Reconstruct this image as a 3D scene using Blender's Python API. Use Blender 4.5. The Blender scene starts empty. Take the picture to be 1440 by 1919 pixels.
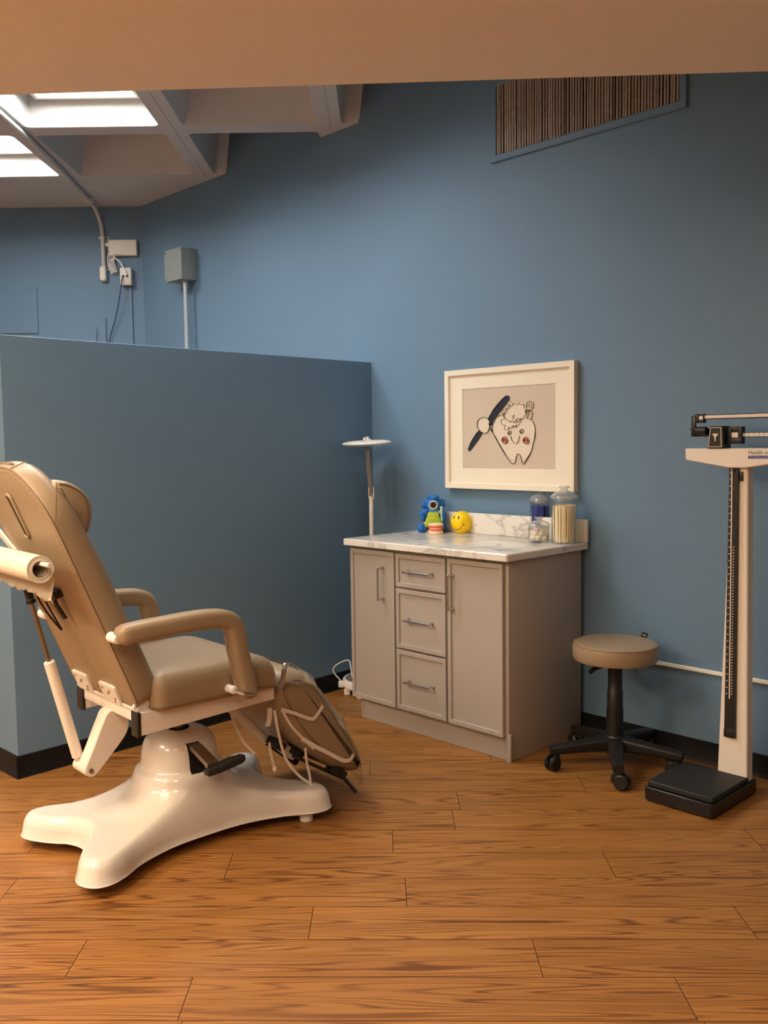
import bpy, bmesh, math, random
from mathutils import Vector, Matrix
R = math.radians
random.seed(7)
C = bpy.context.scene.collection
SC = bpy.context.scene

# ------------------------------------------------------------------ camera, world, exposure
cam_d = bpy.data.cameras.new('camera')
cam_d.sensor_fit = 'VERTICAL'
cam_d.sensor_height = 36.0
cam_d.lens = 36.0 * 1723.7 / 1919.0
cam_d.clip_start = 0.02
cam = bpy.data.objects.new('camera', cam_d)
C.objects.link(cam)
_p, _r = 0.07626, -0.01332
_f = Vector((0, math.cos(_p), -math.sin(_p)))
_u = Vector((0, math.sin(_p), math.cos(_p)))
_x = Vector((1, 0, 0))
_X = math.cos(_r) * _x + math.sin(_r) * _u
_U = -math.sin(_r) * _x + math.cos(_r) * _u
cam.matrix_world = Matrix(((_X.x, _U.x, -_f.x, 0), (_X.y, _U.y, -_f.y, 0), (_X.z, _U.z, -_f.z, 1.40), (0, 0, 0, 1)))
SC.camera = cam
w = bpy.data.worlds.new('world')
SC.world = w
w.use_nodes = True
w.node_tree.nodes['Background'].inputs[0].default_value = (1.0, 0.85, 0.7, 1)
w.node_tree.nodes['Background'].inputs[1].default_value = 0.0
SC.view_settings.view_transform = 'Standard'
SC.view_settings.look = 'None'
SC.view_settings.gamma = 1
SC.view_settings.use_curve_mapping = False
SC.view_settings.exposure = 0.06
SC.cycles.max_bounces = 10
SC.cycles.diffuse_bounces = 5
SC.cycles.transparent_max_bounces = 16

# lamp strengths (W for the area lamps inside the ceiling fixtures, emission for their diffusers)
COOL = (1.0, 0.99, 0.95)
WARM = (1.0, 0.78, 0.54)
COFFER_E = 24.0
NEAR_LIGHTS = [  # x, y, power of the flush 0.6 x 1.2 m panels in the low ceiling
    (-2.8, 1.75, 92.0), (-1.55, 1.85, 42.0), (-2.5, -0.2, 56.0), (-0.7, 0.4, 30.0), (1.3, 0.9, 10.0)]  # last panel is an unseen fill added to lift the right wall

# ------------------------------------------------------------------ geometry constants
AP = 0.7641                       # partition direction
UP = Vector((math.sin(AP), math.cos(AP), 0))
VP = Vector((-math.cos(AP), math.sin(AP), 0))
AW = R(46.0)                      # main wall
WU = Vector((math.sin(AW), math.cos(AW), 0))
WV = Vector((-math.cos(AW), math.sin(AW), 0))
WD = 3.68
CEIL = 3.22
LOW = 2.44
BACKY = 7.19

def wallp(v, off, z):
    p = WU * (WD - off) + WV * v
    return Vector((p.x, p.y, z))

# ------------------------------------------------------------------ materials
def new_mat(name):
    m = bpy.data.materials.new(name)
    m.use_nodes = True
    nt = m.node_tree
    return m, nt, nt.nodes['Principled BSDF']

def srgb(r, g, b):
    f = lambda c: (c / 255 / 12.92) if c / 255 <= 0.04045 else ((c / 255 + 0.055) / 1.055) ** 2.4
    return (f(r), f(g), f(b), 1)

def mat(name, col, rough=0.5, metal=0.0, var=0.06, scale=18.0, bump=0.0, bscale=200.0, spec=0.5, coat=0.0, trans=0.0, ior=1.45):
    m, nt, b = new_mat(name)
    n = nt.nodes.new('ShaderNodeTexNoise')
    n.inputs['Scale'].default_value = scale
    n.inputs['Detail'].default_value = 3
    tc = nt.nodes.new('ShaderNodeTexCoord')
    nt.links.new(tc.outputs['Object'], n.inputs['Vector'])
    mx = nt.nodes.new('ShaderNodeMix')
    mx.data_type = 'RGBA'
    a = tuple(max(0, c * (1 - var)) for c in col[:3]) + (1,)
    c2 = tuple(min(1, c * (1 + var)) for c in col[:3]) + (1,)
    mx.inputs[6].default_value = a
    mx.inputs[7].default_value = c2
    nt.links.new(n.outputs['Fac'], mx.inputs[0])
    nt.links.new(mx.outputs[2], b.inputs['Base Color'])
    b.inputs['Roughness'].default_value = rough
    b.inputs['Metallic'].default_value = metal
    b.inputs['Specular IOR Level'].default_value = spec
    b.inputs['Coat Weight'].default_value = coat
    b.inputs['Coat Roughness'].default_value = 0.08
    b.inputs['Transmission Weight'].default_value = trans
    b.inputs['IOR'].default_value = ior
    if bump:
        n2 = nt.nodes.new('ShaderNodeTexNoise')
        n2.inputs['Scale'].default_value = bscale
        n2.inputs['Detail'].default_value = 2
        nt.links.new(tc.outputs['Object'], n2.inputs['Vector'])
        bp = nt.nodes.new('ShaderNodeBump')
        bp.inputs['Strength'].default_value = bump
        bp.inputs['Distance'].default_value = 0.002
        nt.links.new(n2.outputs['Fac'], bp.inputs['Height'])
        nt.links.new(bp.outputs['Normal'], b.inputs['Normal'])
    return m

def emis(name, col, strength):
    m, nt, b = new_mat(name)
    b.inputs['Base Color'].default_value = (0.8, 0.8, 0.8, 1)
    b.inputs['Emission Color'].default_value = tuple(col[:3]) + (1,)
    b.inputs['Emission Strength'].default_value = strength
    return m

def glass_mat(name, tint=(1, 1, 1), rough=0.02, alpha=0.12, white_sheen=0.0):
    # thin clear wall: mostly see-through with a glossy film
    m, nt, b = new_mat(name)
    out = nt.nodes['Material Output']
    tr = nt.nodes.new('ShaderNodeBsdfTransparent')
    tr.inputs[0].default_value = tuple(tint) + (1,)
    gl = nt.nodes.new('ShaderNodeBsdfGlossy')
    gl.inputs['Roughness'].default_value = rough
    lw = nt.nodes.new('ShaderNodeLayerWeight')
    lw.inputs[0].default_value = 0.5
    mr = nt.nodes.new('ShaderNodeMapRange')
    mr.inputs['To Min'].default_value = alpha
    mr.inputs['To Max'].default_value = 0.85
    ms = nt.nodes.new('ShaderNodeMixShader')
    nt.links.new(lw.outputs['Facing'], mr.inputs[0])
    pw = nt.nodes.new('ShaderNodeMath')
    pw.operation = 'POWER'
    pw.inputs[1].default_value = 2.0
    nt.links.new(lw.outputs['Facing'], pw.inputs[0])
    nt.links.new(pw.outputs[0], mr.inputs[0])
    nt.links.new(mr.outputs[0], ms.inputs[0])
    nt.links.new(tr.outputs[0], ms.inputs[1])
    nt.links.new(gl.outputs[0], ms.inputs[2])
    if white_sheen:  # white diffuse mixed in to imitate reflections on the glass lids
        df = nt.nodes.new('ShaderNodeBsdfDiffuse')
        df.inputs[0].default_value = (0.85, 0.86, 0.86, 1)
        m2 = nt.nodes.new('ShaderNodeMixShader')
        m2.inputs[0].default_value = white_sheen
        nt.links.new(ms.outputs[0], m2.inputs[1])
        nt.links.new(df.outputs[0], m2.inputs[2])
        ms = m2
    nt.links.new(ms.outputs[0], out.inputs['Surface'])
    return m

def marble_mat():
    m, nt, b = new_mat('marble_laminate')
    tc = nt.nodes.new('ShaderNodeTexCoord')
    n1 = nt.nodes.new('ShaderNodeTexNoise')
    n1.inputs['Scale'].default_value = 1.7
    n1.inputs['Detail'].default_value = 6
    n1.inputs['Roughness'].default_value = 0.6
    n1.inputs['Distortion'].default_value = 1.4
    nt.links.new(tc.outputs['Object'], n1.inputs['Vector'])
    sb = nt.nodes.new('ShaderNodeMath'); sb.operation = 'SUBTRACT'; sb.inputs[1].default_value = 0.5
    ab = nt.nodes.new('ShaderNodeMath'); ab.operation = 'ABSOLUTE'
    nt.links.new(n1.outputs['Fac'], sb.inputs[0]); nt.links.new(sb.outputs[0], ab.inputs[0])
    cr = nt.nodes.new('ShaderNodeValToRGB')
    cr.color_ramp.elements[0].position = 0.0
    cr.color_ramp.elements[0].color = srgb(188, 182, 174)
    cr.color_ramp.elements[1].position = 0.022
    cr.color_ramp.elements[1].color = srgb(226, 221, 212)
    e = cr.color_ramp.elements.new(0.009); e.color = srgb(210, 204, 195)
    e = cr.color_ramp.elements.new(0.2); e.color = srgb(236, 231, 221)
    nt.links.new(ab.outputs[0], cr.inputs[0])
    nt.links.new(cr.outputs[0], b.inputs['Base Color'])
    b.inputs['Roughness'].default_value = 0.16
    b.inputs['Specular IOR Level'].default_value = 0.6
    return m

def wood_floor_mat():
    m, nt, b = new_mat('oak_vinyl_planks')
    L = nt.links.new
    N = lambda t: nt.nodes.new(t)
    u1 = N('ShaderNodeUVMap'); u1.uv_map = 'local'
    u2 = N('ShaderNodeUVMap'); u2.uv_map = 'rand'
    s1 = N('ShaderNodeSeparateXYZ'); s2 = N('ShaderNodeSeparateXYZ')
    L(u1.outputs[0], s1.inputs[0]); L(u2.outputs[0], s2.inputs[0])
    def math_(op, a, bb=None, clamp=False):
        n = N('ShaderNodeMath'); n.operation = op; n.use_clamp = clamp
        for i, v in enumerate((a, bb)):
            if v is None: continue
            if isinstance(v, (int, float)): n.inputs[i].default_value = v
            else: L(v, n.inputs[i])
        return n.outputs[0]
    def vec(x, y, z):
        n = N('ShaderNodeCombineXYZ')
        for i, v in enumerate((x, y, z)):
            if isinstance(v, (int, float)): n.inputs[i].default_value = v
            else: L(v, n.inputs[i])
        return n.outputs[0]
    def noise(v, scale, detail, rough=0.5, dist=0.0):
        n = N('ShaderNodeTexNoise'); n.inputs['Scale'].default_value = scale
        n.inputs['Detail'].default_value = detail; n.inputs['Roughness'].default_value = rough
        n.inputs['Distortion'].default_value = dist
        L(v, n.inputs['Vector']); return n.outputs['Fac']
    au = math_('ADD', s1.outputs[0], math_('MULTIPLY', s2.outputs[0], 40.0))
    av = math_('ADD', s1.outputs[1], math_('MULTIPLY', s2.outputs[1], 23.0))
    # nested growth-ring contours, long along the plank
    big = noise(vec(math_('MULTIPLY', au, 0.6), math_('MULTIPLY', av, 11.0), 0.0), 1.0, 1.0)
    wob = noise(vec(math_('MULTIPLY', au, 3.0), math_('MULTIPLY', av, 50.0), 3.0), 1.0, 2.0)
    ph = math_('ADD', math_('MULTIPLY', big, 120.0), math_('MULTIPLY', wob, 2.2))
    ring = math_('MULTIPLY', math_('ADD', math_('SINE', ph), 1.0), 0.5)
    ring = math_('POWER', ring, 3.6)
    broad = noise(vec(math_('MULTIPLY', au, 1.2), math_('MULTIPLY', av, 14.0), 9.0), 1.0, 2.0)
    fib = noise(vec(math_('MULTIPLY', au, 7.0), math_('MULTIPLY', av, 330.0), 5.0), 1.0, 3.0, 0.7)
    rs = math_('MULTIPLY', ring, math_('MULTIPLY', noise(vec(math_('MULTIPLY', au, 1.6), math_('MULTIPLY', av, 9.0), 17.0), 1.0, 1.0), 1.35), True)
    cr = N('ShaderNodeValToRGB')
    cr.color_ramp.elements[0].position = 0.0; cr.color_ramp.elements[0].color = WOOD[0]
    cr.color_ramp.elements[1].position = 1.0; cr.color_ramp.elements[1].color = WOOD[2]
    e = cr.color_ramp.elements.new(0.45); e.color = WOOD[1]
    t = math_('ADD', math_('MULTIPLY', rs, 0.72), math_('MULTIPLY', math_('SUBTRACT', fib, 0.5), 1.15))
    t = math_('ADD', t, math_('MULTIPLY', math_('SUBTRACT', broad, 0.36), 0.5), True)
    L(t, cr.inputs[0])
    hsv = N('ShaderNodeHueSaturation')
    L(cr.outputs[0], hsv.inputs['Color'])
    L(math_('ADD', math_('MULTIPLY', s2.outputs[0], 0.16), 0.92), hsv.inputs['Value'])
    L(hsv.outputs[0], b.inputs['Base Color'])
    b.inputs['Roughness'].default_value = 0.42
    b.inputs['Specular IOR Level'].default_value = 0.38
    bp = N('ShaderNodeBump'); bp.inputs['Strength'].default_value = 0.15; bp.inputs['Distance'].default_value = 0.001
    L(fib, bp.inputs['Height']); L(bp.outputs[0], b.inputs['Normal'])
    return m

WOOD = (srgb(160, 110, 55), srgb(126, 80, 36), srgb(58, 33, 13))
M = {}
M['blue'] = mat('blue_wall_paint', srgb(101, 130, 156), 0.55, var=0.03, scale=2.0, bump=0.08, bscale=260)
M['offwhite'] = mat('off_white_wall_paint', srgb(150, 150, 150), 0.7, var=0.02, scale=3)
M['cream_wall'] = mat('cream_wall_paint', srgb(218, 212, 200), 0.7, var=0.02, scale=3)
M['lowceil'] = mat('cream_ceiling_paint', srgb(236, 234, 228), 0.8, var=0.015, scale=3)
M['slab'] = mat('painted_concrete', srgb(198, 199, 197), 0.65, var=0.04, scale=6, bump=0.1, bscale=60)
M['base_black'] = mat('black_vinyl_base', (0.005, 0.005, 0.006, 1), 0.5, var=0.1, spec=0.3)
M['floor'] = wood_floor_mat()
M['gap'] = mat('plank_gap', srgb(70, 40, 18), 0.8)
M['cab'] = mat('taupe_cabinet_paint', srgb(170, 161, 152), 0.45, var=0.02, scale=5)
M['marble'] = marble_mat()
M['nickel'] = mat('brushed_nickel', srgb(205, 200, 192), 0.22, 1.0, var=0.03)
M['steel'] = mat('worn_steel', srgb(150, 142, 132), 0.38, 1.0, var=0.1)
M['white_gloss'] = mat('white_gloss_shell', srgb(222, 215, 208), 0.18, var=0.01, coat=0.5)
M['white_metal'] = mat('white_enamel', srgb(232, 224, 214), 0.32, var=0.015)
M['white_plastic'] = mat('white_plastic', srgb(236, 233, 228), 0.35, var=0.01)
M['vinyl'] = mat('tan_vinyl', srgb(152, 132, 107), 0.42, var=0.03, scale=9, bump=0.12, bscale=420)
M['vinyl_seam'] = mat('tan_vinyl_seam', srgb(118, 98, 76), 0.5, var=0.05)
M['stitch'] = mat('tan_stitching', srgb(186, 152, 112), 0.7)
M['black'] = mat('black_plastic', (0.012, 0.011, 0.011, 1), 0.42, var=0.2)
M['black_rub'] = mat('black_rubber', (0.013, 0.012, 0.012, 1), 0.62, var=0.2, bump=0.4, bscale=240)
M['black_metal'] = mat('black_enamel', (0.010, 0.009, 0.009, 1), 0.3, var=0.15)
M['paper'] = mat('exam_paper', srgb(218, 208, 190), 0.85, var=0.02)
M['shade_black'] = mat('shade_and_seal_black', (0.004, 0.003, 0.003, 1), 0.9)  # near-black standing in for shade in holes and gaps; also colours the column seal
M['strap'] = mat('white_elastic', srgb(235, 224, 210), 0.75, var=0.03)
M['clear'] = glass_mat('clear_plastic_film', (0.97, 0.96, 0.94), 0.12, 0.10)
M['glass'] = glass_mat('clear_glass', (0.995, 1.0, 0.995), 0.05, 0.02)
M['glass_lid'] = glass_mat('lid_glass_sheen', (0.97, 0.98, 0.98), 0.12, 0.18, white_sheen=0.16)
M['frame_white'] = mat('white_frame_wood', srgb(236, 226, 206), 0.5, var=0.012)
M['mat_board'] = mat('cream_mat_board', srgb(234, 224, 204), 0.9, var=0.01)
M['art_paper'] = mat('beige_art_paper', srgb(204, 187, 168), 0.6, var=0.08, scale=4)
M['ink'] = mat('black_crayon', (0.015, 0.012, 0.012, 1), 0.8, var=0.3, scale=90)
M['ink_blue'] = mat('navy_black_crayon', srgb(38, 44, 58), 0.8, var=0.3, scale=90)
M['art_white'] = mat('pale_art_fill', srgb(222, 208, 188), 0.75, var=0.04, scale=12)
M['art_red'] = mat('red_crayon', srgb(176, 44, 36), 0.8, var=0.2, scale=80)
M['grey_box'] = mat('grey_electrical_enamel', srgb(140, 148, 146), 0.45, var=0.02)
M['galv'] = mat('galvanised_pipe', srgb(180, 190, 200), 0.4, 0.3, var=0.06)
M['cond'] = mat('white_conduit_paint', srgb(204, 202, 198), 0.5, var=0.03)
M['almond'] = mat('almond_plastic', srgb(232, 227, 214), 0.45, var=0.01)
M['slat'] = mat('dusty_bronze_slats', srgb(160, 148, 134), 0.6, var=0.3, scale=40)
M['cable'] = mat('navy_cable', srgb(32, 62, 112), 0.5)
M['plush'] = mat('blue_plush', srgb(44, 112, 190), 0.95, var=0.35, scale=120, bump=0.9, bscale=500)
M['plush_lt'] = mat('pale_blue_plush', srgb(84, 146, 212), 0.95, var=0.3, scale=140, bump=0.9, bscale=500)
M['green'] = mat('lime_cloth', srgb(176, 196, 60), 0.8, var=0.1, scale=40)
M['green_dk'] = mat('green_plastic', srgb(40, 150, 50), 0.4)
M['brush_white'] = mat('pale_green_plastic', srgb(206, 226, 190), 0.4)
M['orange'] = mat('orange_label', srgb(226, 104, 62), 0.5, var=0.08, scale=60)
M['cup'] = mat('cream_tub', srgb(240, 216, 180), 0.4)
M['mouth'] = mat('dark_red_felt', srgb(70, 14, 20), 0.9)
M['yellow'] = mat('yellow_vinyl', srgb(246, 208, 8), 0.42, var=0.02)
M['blue_glassy'] = mat('navy_wrappers', srgb(40, 58, 140), 0.5, var=0.5, scale=70)
M['cotton'] = mat('white_cotton', srgb(238, 228, 216), 0.95, var=0.04, scale=60, bump=0.5, bscale=160)
M['stick'] = mat('pale_wood_stick', srgb(244, 228, 194), 0.7, var=0.08, scale=60)
M['print'] = mat('white_print', srgb(226, 216, 200), 0.7)
M['print_dark'] = mat('dark_print', srgb(40, 38, 60), 0.7)
M['band_blue'] = mat('violet_blue_band', srgb(48, 44, 140), 0.6)
M['beam_face'] = mat('cream_beam_enamel', srgb(230, 221, 210), 0.4, var=0.02)
M['lamp_pad'] = mat('grey_base_pad', srgb(100, 100, 104), 0.8, var=0.15, scale=120)

# ------------------------------------------------------------------ mesh builder
def inset_poly(pts, d):
    n = len(pts)
    out = []
    area = sum(pts[i][0] * pts[(i + 1) % n][1] - pts[(i + 1) % n][0] * pts[i][1] for i in range(n))
    sg = 1 if area > 0 else -1
    for i in range(n):
        p0, p1, p2 = Vector(pts[i - 1]), Vector(pts[i]), Vector(pts[(i + 1) % n])
        e1, e2 = (p1 - p0), (p2 - p1)
        if e1.length < 1e-9: e1 = e2
        if e2.length < 1e-9: e2 = e1
        n1 = Vector((-e1.y, e1.x)).normalized() * sg
        n2 = Vector((-e2.y, e2.x)).normalized() * sg
        b = n1 + n2
        if b.length < 1e-6: b = n1
        b.normalize()
        k = max(0.45, b.dot(n1))
        out.append(tuple(p1 + b * (d / k)))
    return out

def rrect(x0, x1, y0, y1, r, n=5):
    pts = []
    for cx, cy, a0 in ((x1 - r, y1 - r, 0), (x0 + r, y1 - r, 90), (x0 + r, y0 + r, 180), (x1 - r, y0 + r, 270)):
        for i in range(n + 1):
            a = R(a0 + 90 * i / n)
            pts.append((cx + r * math.cos(a), cy + r * math.sin(a)))
    return pts

def rect(x0, x1, y0, y1):
    return [(x0, y0), (x1, y0), (x1, y1), (x0, y1)]

def smooth_poly(pts, n=6, closed=True):
    out = []
    m = len(pts)
    rng = range(m) if closed else range(m - 1)
    for i in rng:
        if closed:
            p0, p1, p2, p3 = (Vector(pts[(i + k - 1) % m]) for k in range(4))
        else:
            p1, p2 = Vector(pts[i]), Vector(pts[i + 1])
            p0 = Vector(pts[i - 1]) if i > 0 else p1 * 2 - p2
            p3 = Vector(pts[i + 2]) if i + 2 < m else p2 * 2 - p1
        for k in range(n):
            t = k / n
            out.append(0.5 * ((2 * p1) + (p2 - p0) * t + (2 * p0 - 5 * p1 + 4 * p2 - p3) * t * t + (3 * p1 - p0 - 3 * p2 + p3) * t ** 3))
    if not closed:
        out.append(Vector(pts[-1]))
    return [tuple(p) for p in out]

def resample(pts, mx=0.03):
    out = []
    n = len(pts)
    for i in range(n):
        a, b = Vector(pts[i]), Vector(pts[(i + 1) % n])
        k = max(1, int(math.ceil((b - a).length / mx)))
        for j in range(k):
            out.append(tuple(a + (b - a) * (j / k)))
    return out

class MB:
    def __init__(s):
        s.bm = bmesh.new()
    def add(s, tmp, mx=None):
        if mx is not None:
            bmesh.ops.transform(tmp, matrix=mx, verts=tmp.verts)
        me = bpy.data.meshes.new('tmp')
        tmp.to_mesh(me); tmp.free()
        s.bm.from_mesh(me)
        bpy.data.meshes.remove(me)
        return s
    def box(s, x0, x1, y0, y1, z0, z1, bev=0.0, seg=2, mx=None):
        t = bmesh.new()
        bmesh.ops.create_cube(t, size=1)
        for v in t.verts:
            v.co = Vector(((x0 + x1) / 2 + v.co.x * (x1 - x0), (y0 + y1) / 2 + v.co.y * (y1 - y0), (z0 + z1) / 2 + v.co.z * (z1 - z0)))
        if bev:
            bmesh.ops.bevel(t, geom=t.edges[:], offset=bev, segments=seg, affect='EDGES', profile=0.5)
        return s.add(t, mx)
    def layers(s, outline, lay, f=None, caps=(True, True), crown=(0, 0)):
        """rings of one outline, each (inset, height); f maps (u, v, h) to xyz"""
        f = f or (lambda u, v, h: (u, v, h))
        rings = []
        for ins, h in lay:
            pl = inset_poly(outline, ins) if ins else outline
            rings.append([s.bm.verts.new(f(p[0], p[1], h)) for p in pl])
        n = len(outline)
        for a, b in zip(rings[:-1], rings[1:]):
            for i in range(n):
                s.bm.faces.new((a[i], a[(i + 1) % n], b[(i + 1) % n], b[i]))
        for k, (ring, on) in enumerate(((rings[0], caps[0]), (rings[-1], caps[1]))):
            if not on: continue
            if crown[k]:
                ins, h = lay[0] if k == 0 else lay[-1]
                pl = inset_poly(outline, ins) if ins else outline
                cx = sum(p[0] for p in pl) / n; cy = sum(p[1] for p in pl) / n
                prev = ring
                for t in (0.85, 0.7, 0.52, 0.35, 0.18):
                    nr = [s.bm.verts.new(f(cx + (p[0] - cx) * t, cy + (p[1] - cy) * t, h + crown[k] * (1 - t * t))) for p in pl]
                    for i in range(n):
                        s.bm.faces.new((prev[i], prev[(i + 1) % n], nr[(i + 1) % n], nr[i]))
                    prev = nr
                c = s.bm.verts.new(f(cx, cy, h + crown[k]))
                for i in range(n):
                    s.bm.faces.new((prev[i], prev[(i + 1) % n], c))
            else:
                s.bm.faces.new(ring if k else ring[::-1])
        return s
    def sweep(s, pts, sec, up=None, closed=False, caps=True, scale=None):
        pts = [Vector(p) for p in pts]
        n = len(pts)
        rings = []
        prevN = None
        for i in range(n):
            if closed:
                T = pts[(i + 1) % n] - pts[i - 1]
            else:
                T = pts[min(i + 1, n - 1)] - pts[max(i - 1, 0)]
            T.normalize()
            if up is not None:
                B = Vector(up)
                N = B.cross(T)
                if N.length < 1e-5: N = prevN or Vector((1, 0, 0))
                N.normalize(); B = T.cross(N)
            else:
                if prevN is None:
                    a = Vector((0, 0, 1)) if abs(T.z) < 0.9 else Vector((1, 0, 0))
                    N = a.cross(T).normalized()
                else:
                    N = prevN - T * prevN.dot(T)
                    N.normalize()
                B = T.cross(N)
            prevN = N
            k = scale[i] if scale else 1.0
            rings.append([s.bm.verts.new(pts[i] + N * (a * k) + B * (b * k)) for a, b in sec])
        m = len(sec)
        for i in range(n if closed else n - 1):
            a, b = rings[i], rings[(i + 1) % n]
            for j in range(m):
                s.bm.faces.new((a[j], a[(j + 1) % m], b[(j + 1) % m], b[j]))
        if caps and not closed:
            s.bm.faces.new(rings[0][::-1]); s.bm.faces.new(rings[-1])
        return s
    def tube(s, pts, r, seg=10, closed=False, ry=None, up=None, scale=None):
        ry = ry or r
        sec = [(r * math.cos(2 * math.pi * k / seg), ry * math.sin(2 * math.pi * k / seg)) for k in range(seg)]
        return s.sweep(pts, sec, up=up, closed=closed, scale=scale)
    def lathe(s, prof, seg=32, mx=None, c=(0, 0, 0)):
        t = bmesh.new()
        rings = []
        for r, z in prof:
            if r < 1e-6:
                rings.append([t.verts.new((0, 0, z))])
            else:
                rings.append([t.verts.new((r * math.cos(2 * math.pi * k / seg), r * math.sin(2 * math.pi * k / seg), z)) for k in range(seg)])
        for a, b in zip(rings[:-1], rings[1:]):
            for k in range(seg):
                q = [a[k % len(a)], a[(k + 1) % len(a)], b[(k + 1) % len(b)], b[k % len(b)]]
                u = []
                for v in q:
                    if v not in u: u.append(v)
                if len(u) > 2: t.faces.new(u)
        m2 = Matrix.Translation(c)
        return s.add(t, m2 @ mx if mx is not None else m2)
    def ball(s, c, rx, ry=None, rz=None, mx=None, u=20, v=12):
        t = bmesh.new()
        bmesh.ops.create_uvsphere(t, u_segments=u, v_segments=v, radius=1)
        m2 = Matrix.Translation(c)
        if mx is not None: m2 = m2 @ mx
        m2 = m2 @ Matrix.Diagonal((rx, ry or rx, rz or rx, 1))
        return s.add(t, m2)
    def cyl(s, p0, p1, r, r2=None, seg=20, bev=0.0):
        p0, p1 = Vector(p0), Vector(p1)
        r2 = r if r2 is None else r2
        L = (p1 - p0).length
        q = (p1 - p0).to_track_quat('Z', 'Y').to_matrix().to_4x4()
        pr = [(0, 0), (r - bev, 0), (r, bev), (r2, L - bev), (r2 - bev, L), (0, L)] if bev else [(0, 0), (r, 0), (r2, L), (0, L)]
        return s.lathe(pr, seg, Matrix.Translation(p0) @ q)
    def build(s, name, m, parent=None, sharp=32, recalc=True):
        bm = s.bm
        if recalc:
            bmesh.ops.recalc_face_normals(bm, faces=bm.faces)
        for f in bm.faces: f.smooth = True
        for e in bm.edges:
            if len(e.link_faces) == 2:
                e.smooth = e.calc_face_angle(0) < R(sharp)
            else:
                e.smooth = False
        me = bpy.data.meshes.new(name)
        bm.to_mesh(me); bm.free()
        for mm in (m if isinstance(m, (list, tuple)) else [m]):
            me.materials.append(mm)
        o = bpy.data.objects.new(name, me)
        C.objects.link(o)
        if parent: o.parent = parent
        return o

def thing(name, label, cat, loc=(0, 0, 0), rz=0.0, group=None):
    o = bpy.data.objects.new(name, None)
    o.empty_display_size = 0.1
    C.objects.link(o)
    o.location = loc
    o.rotation_euler = (0, 0, rz)
    tag(o, label, cat, group)
    return o
def tag(o, label, cat, group=None):
    o['label'] = label; o['category'] = cat
    if group: o['group'] = group
    return o
def struct(o, label=None):
    o['kind'] = 'structure'
    if label: o['label'] = label
    return o
def text_mesh(body, size, extrude=0.0, align='LEFT', space=1.0, line=1.0):
    cu = bpy.data.curves.new('txt', 'FONT')
    cu.body = body; cu.size = size; cu.extrude = extrude
    cu.align_x = align; cu.space_character = space; cu.space_line = line
    ob = bpy.data.objects.new('txt', cu)
    C.objects.link(ob)
    dg = bpy.context.evaluated_depsgraph_get()
    me = bpy.data.meshes.new_from_object(ob.evaluated_get(dg))
    bpy.data.objects.remove(ob); bpy.data.curves.remove(cu)
    return me
def add_text(mb, body, size, mx, **k):
    me = text_mesh(body, size, **k)
    me.transform(mx)
    mb.bm.from_mesh(me)
    bpy.data.meshes.remove(me)

def frame_mx(o, ex, ey, ez):
    return Matrix(((ex[0], ey[0], ez[0], o[0]), (ex[1], ey[1], ez[1], o[1]), (ex[2], ey[2], ez[2], o[2]), (0, 0, 0, 1)))

# ================================================================== SETTING
XL, XR, YB = -4.6, 3.9, -2.6
def clip_wall(bm, off=0.0):
    g = bm.verts[:] + bm.edges[:] + bm.faces[:]
    bmesh.ops.bisect_plane(bm, geom=g, plane_co=WU * (WD + off), plane_no=WU, clear_outer=True)

# ---- floor: plank quads
def build_floor():
    bm = bmesh.new()
    l1 = bm.loops.layers.uv.new('local'); l2 = bm.loops.layers.uv.new('rand')
    pitch, plen, g = 0.183, 1.26, 0.0011
    tilt = -0.024
    known = {0: 0.40, 1: -0.23, -1: -0.52, 2: 0.053, 3: 0.727, 4: 0.015, 5: 0.243}
    rnd = random.Random(3)
    k0 = int((YB - 2.3) / pitch) - 2
    for k in range(k0, int((BACKY - 2.3) / pitch) + 2):
        y0 = 2.312 + k * pitch
        off = known.get(k, rnd.uniform(0, plen))
        n0 = int((XL - off) / plen) - 1
        for n in range(n0, int((XR - off) / plen) + 2):
            x0 = off + n * plen
            ra, rb = rnd.random(), rnd.random()
            pts = [(x0 + g, y0 + g), (x0 + plen - g, y0 + g), (x0 + plen - g, y0 + pitch - g), (x0 + g, y0 + pitch - g)]
            loc = [(0, 0), (plen, 0), (plen, pitch), (0, pitch)]
            f = bm.faces.new([bm.verts.new((x, y + tilt * x, 0)) for x, y in pts])
            for lp, q in zip(f.loops, loc):
                lp[l1].uv = q; lp[l2].uv = (ra, rb)
    for co, no in (((XL, 0, 0), (-1, 0, 0)), ((XR, 0, 0), (1, 0, 0)), ((0, YB, 0), (0, -1, 0)), ((0, BACKY, 0), (0, 1, 0))):
        bmesh.ops.bisect_plane(bm, geom=bm.verts[:] + bm.edges[:] + bm.faces[:], plane_co=co, plane_no=no, clear_outer=True)
    clip_wall(bm)
    me = bpy.data.meshes.new('floor')
    bm.to_mesh(me); bm.free()
    me.materials.append(M['floor'])
    o = bpy.data.objects.new('floor', me)
    C.objects.link(o)
    struct(o)
    mb = MB()
    mb.box(XL, XR, YB, BACKY, -0.08, -0.0015)
    clip_wall(mb.bm)
    bmesh.ops.holes_fill(mb.bm, edges=mb.bm.edges[:], sides=12)
    s = mb.build('floor_subfloor', M['gap'], o)
build_floor()

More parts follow.
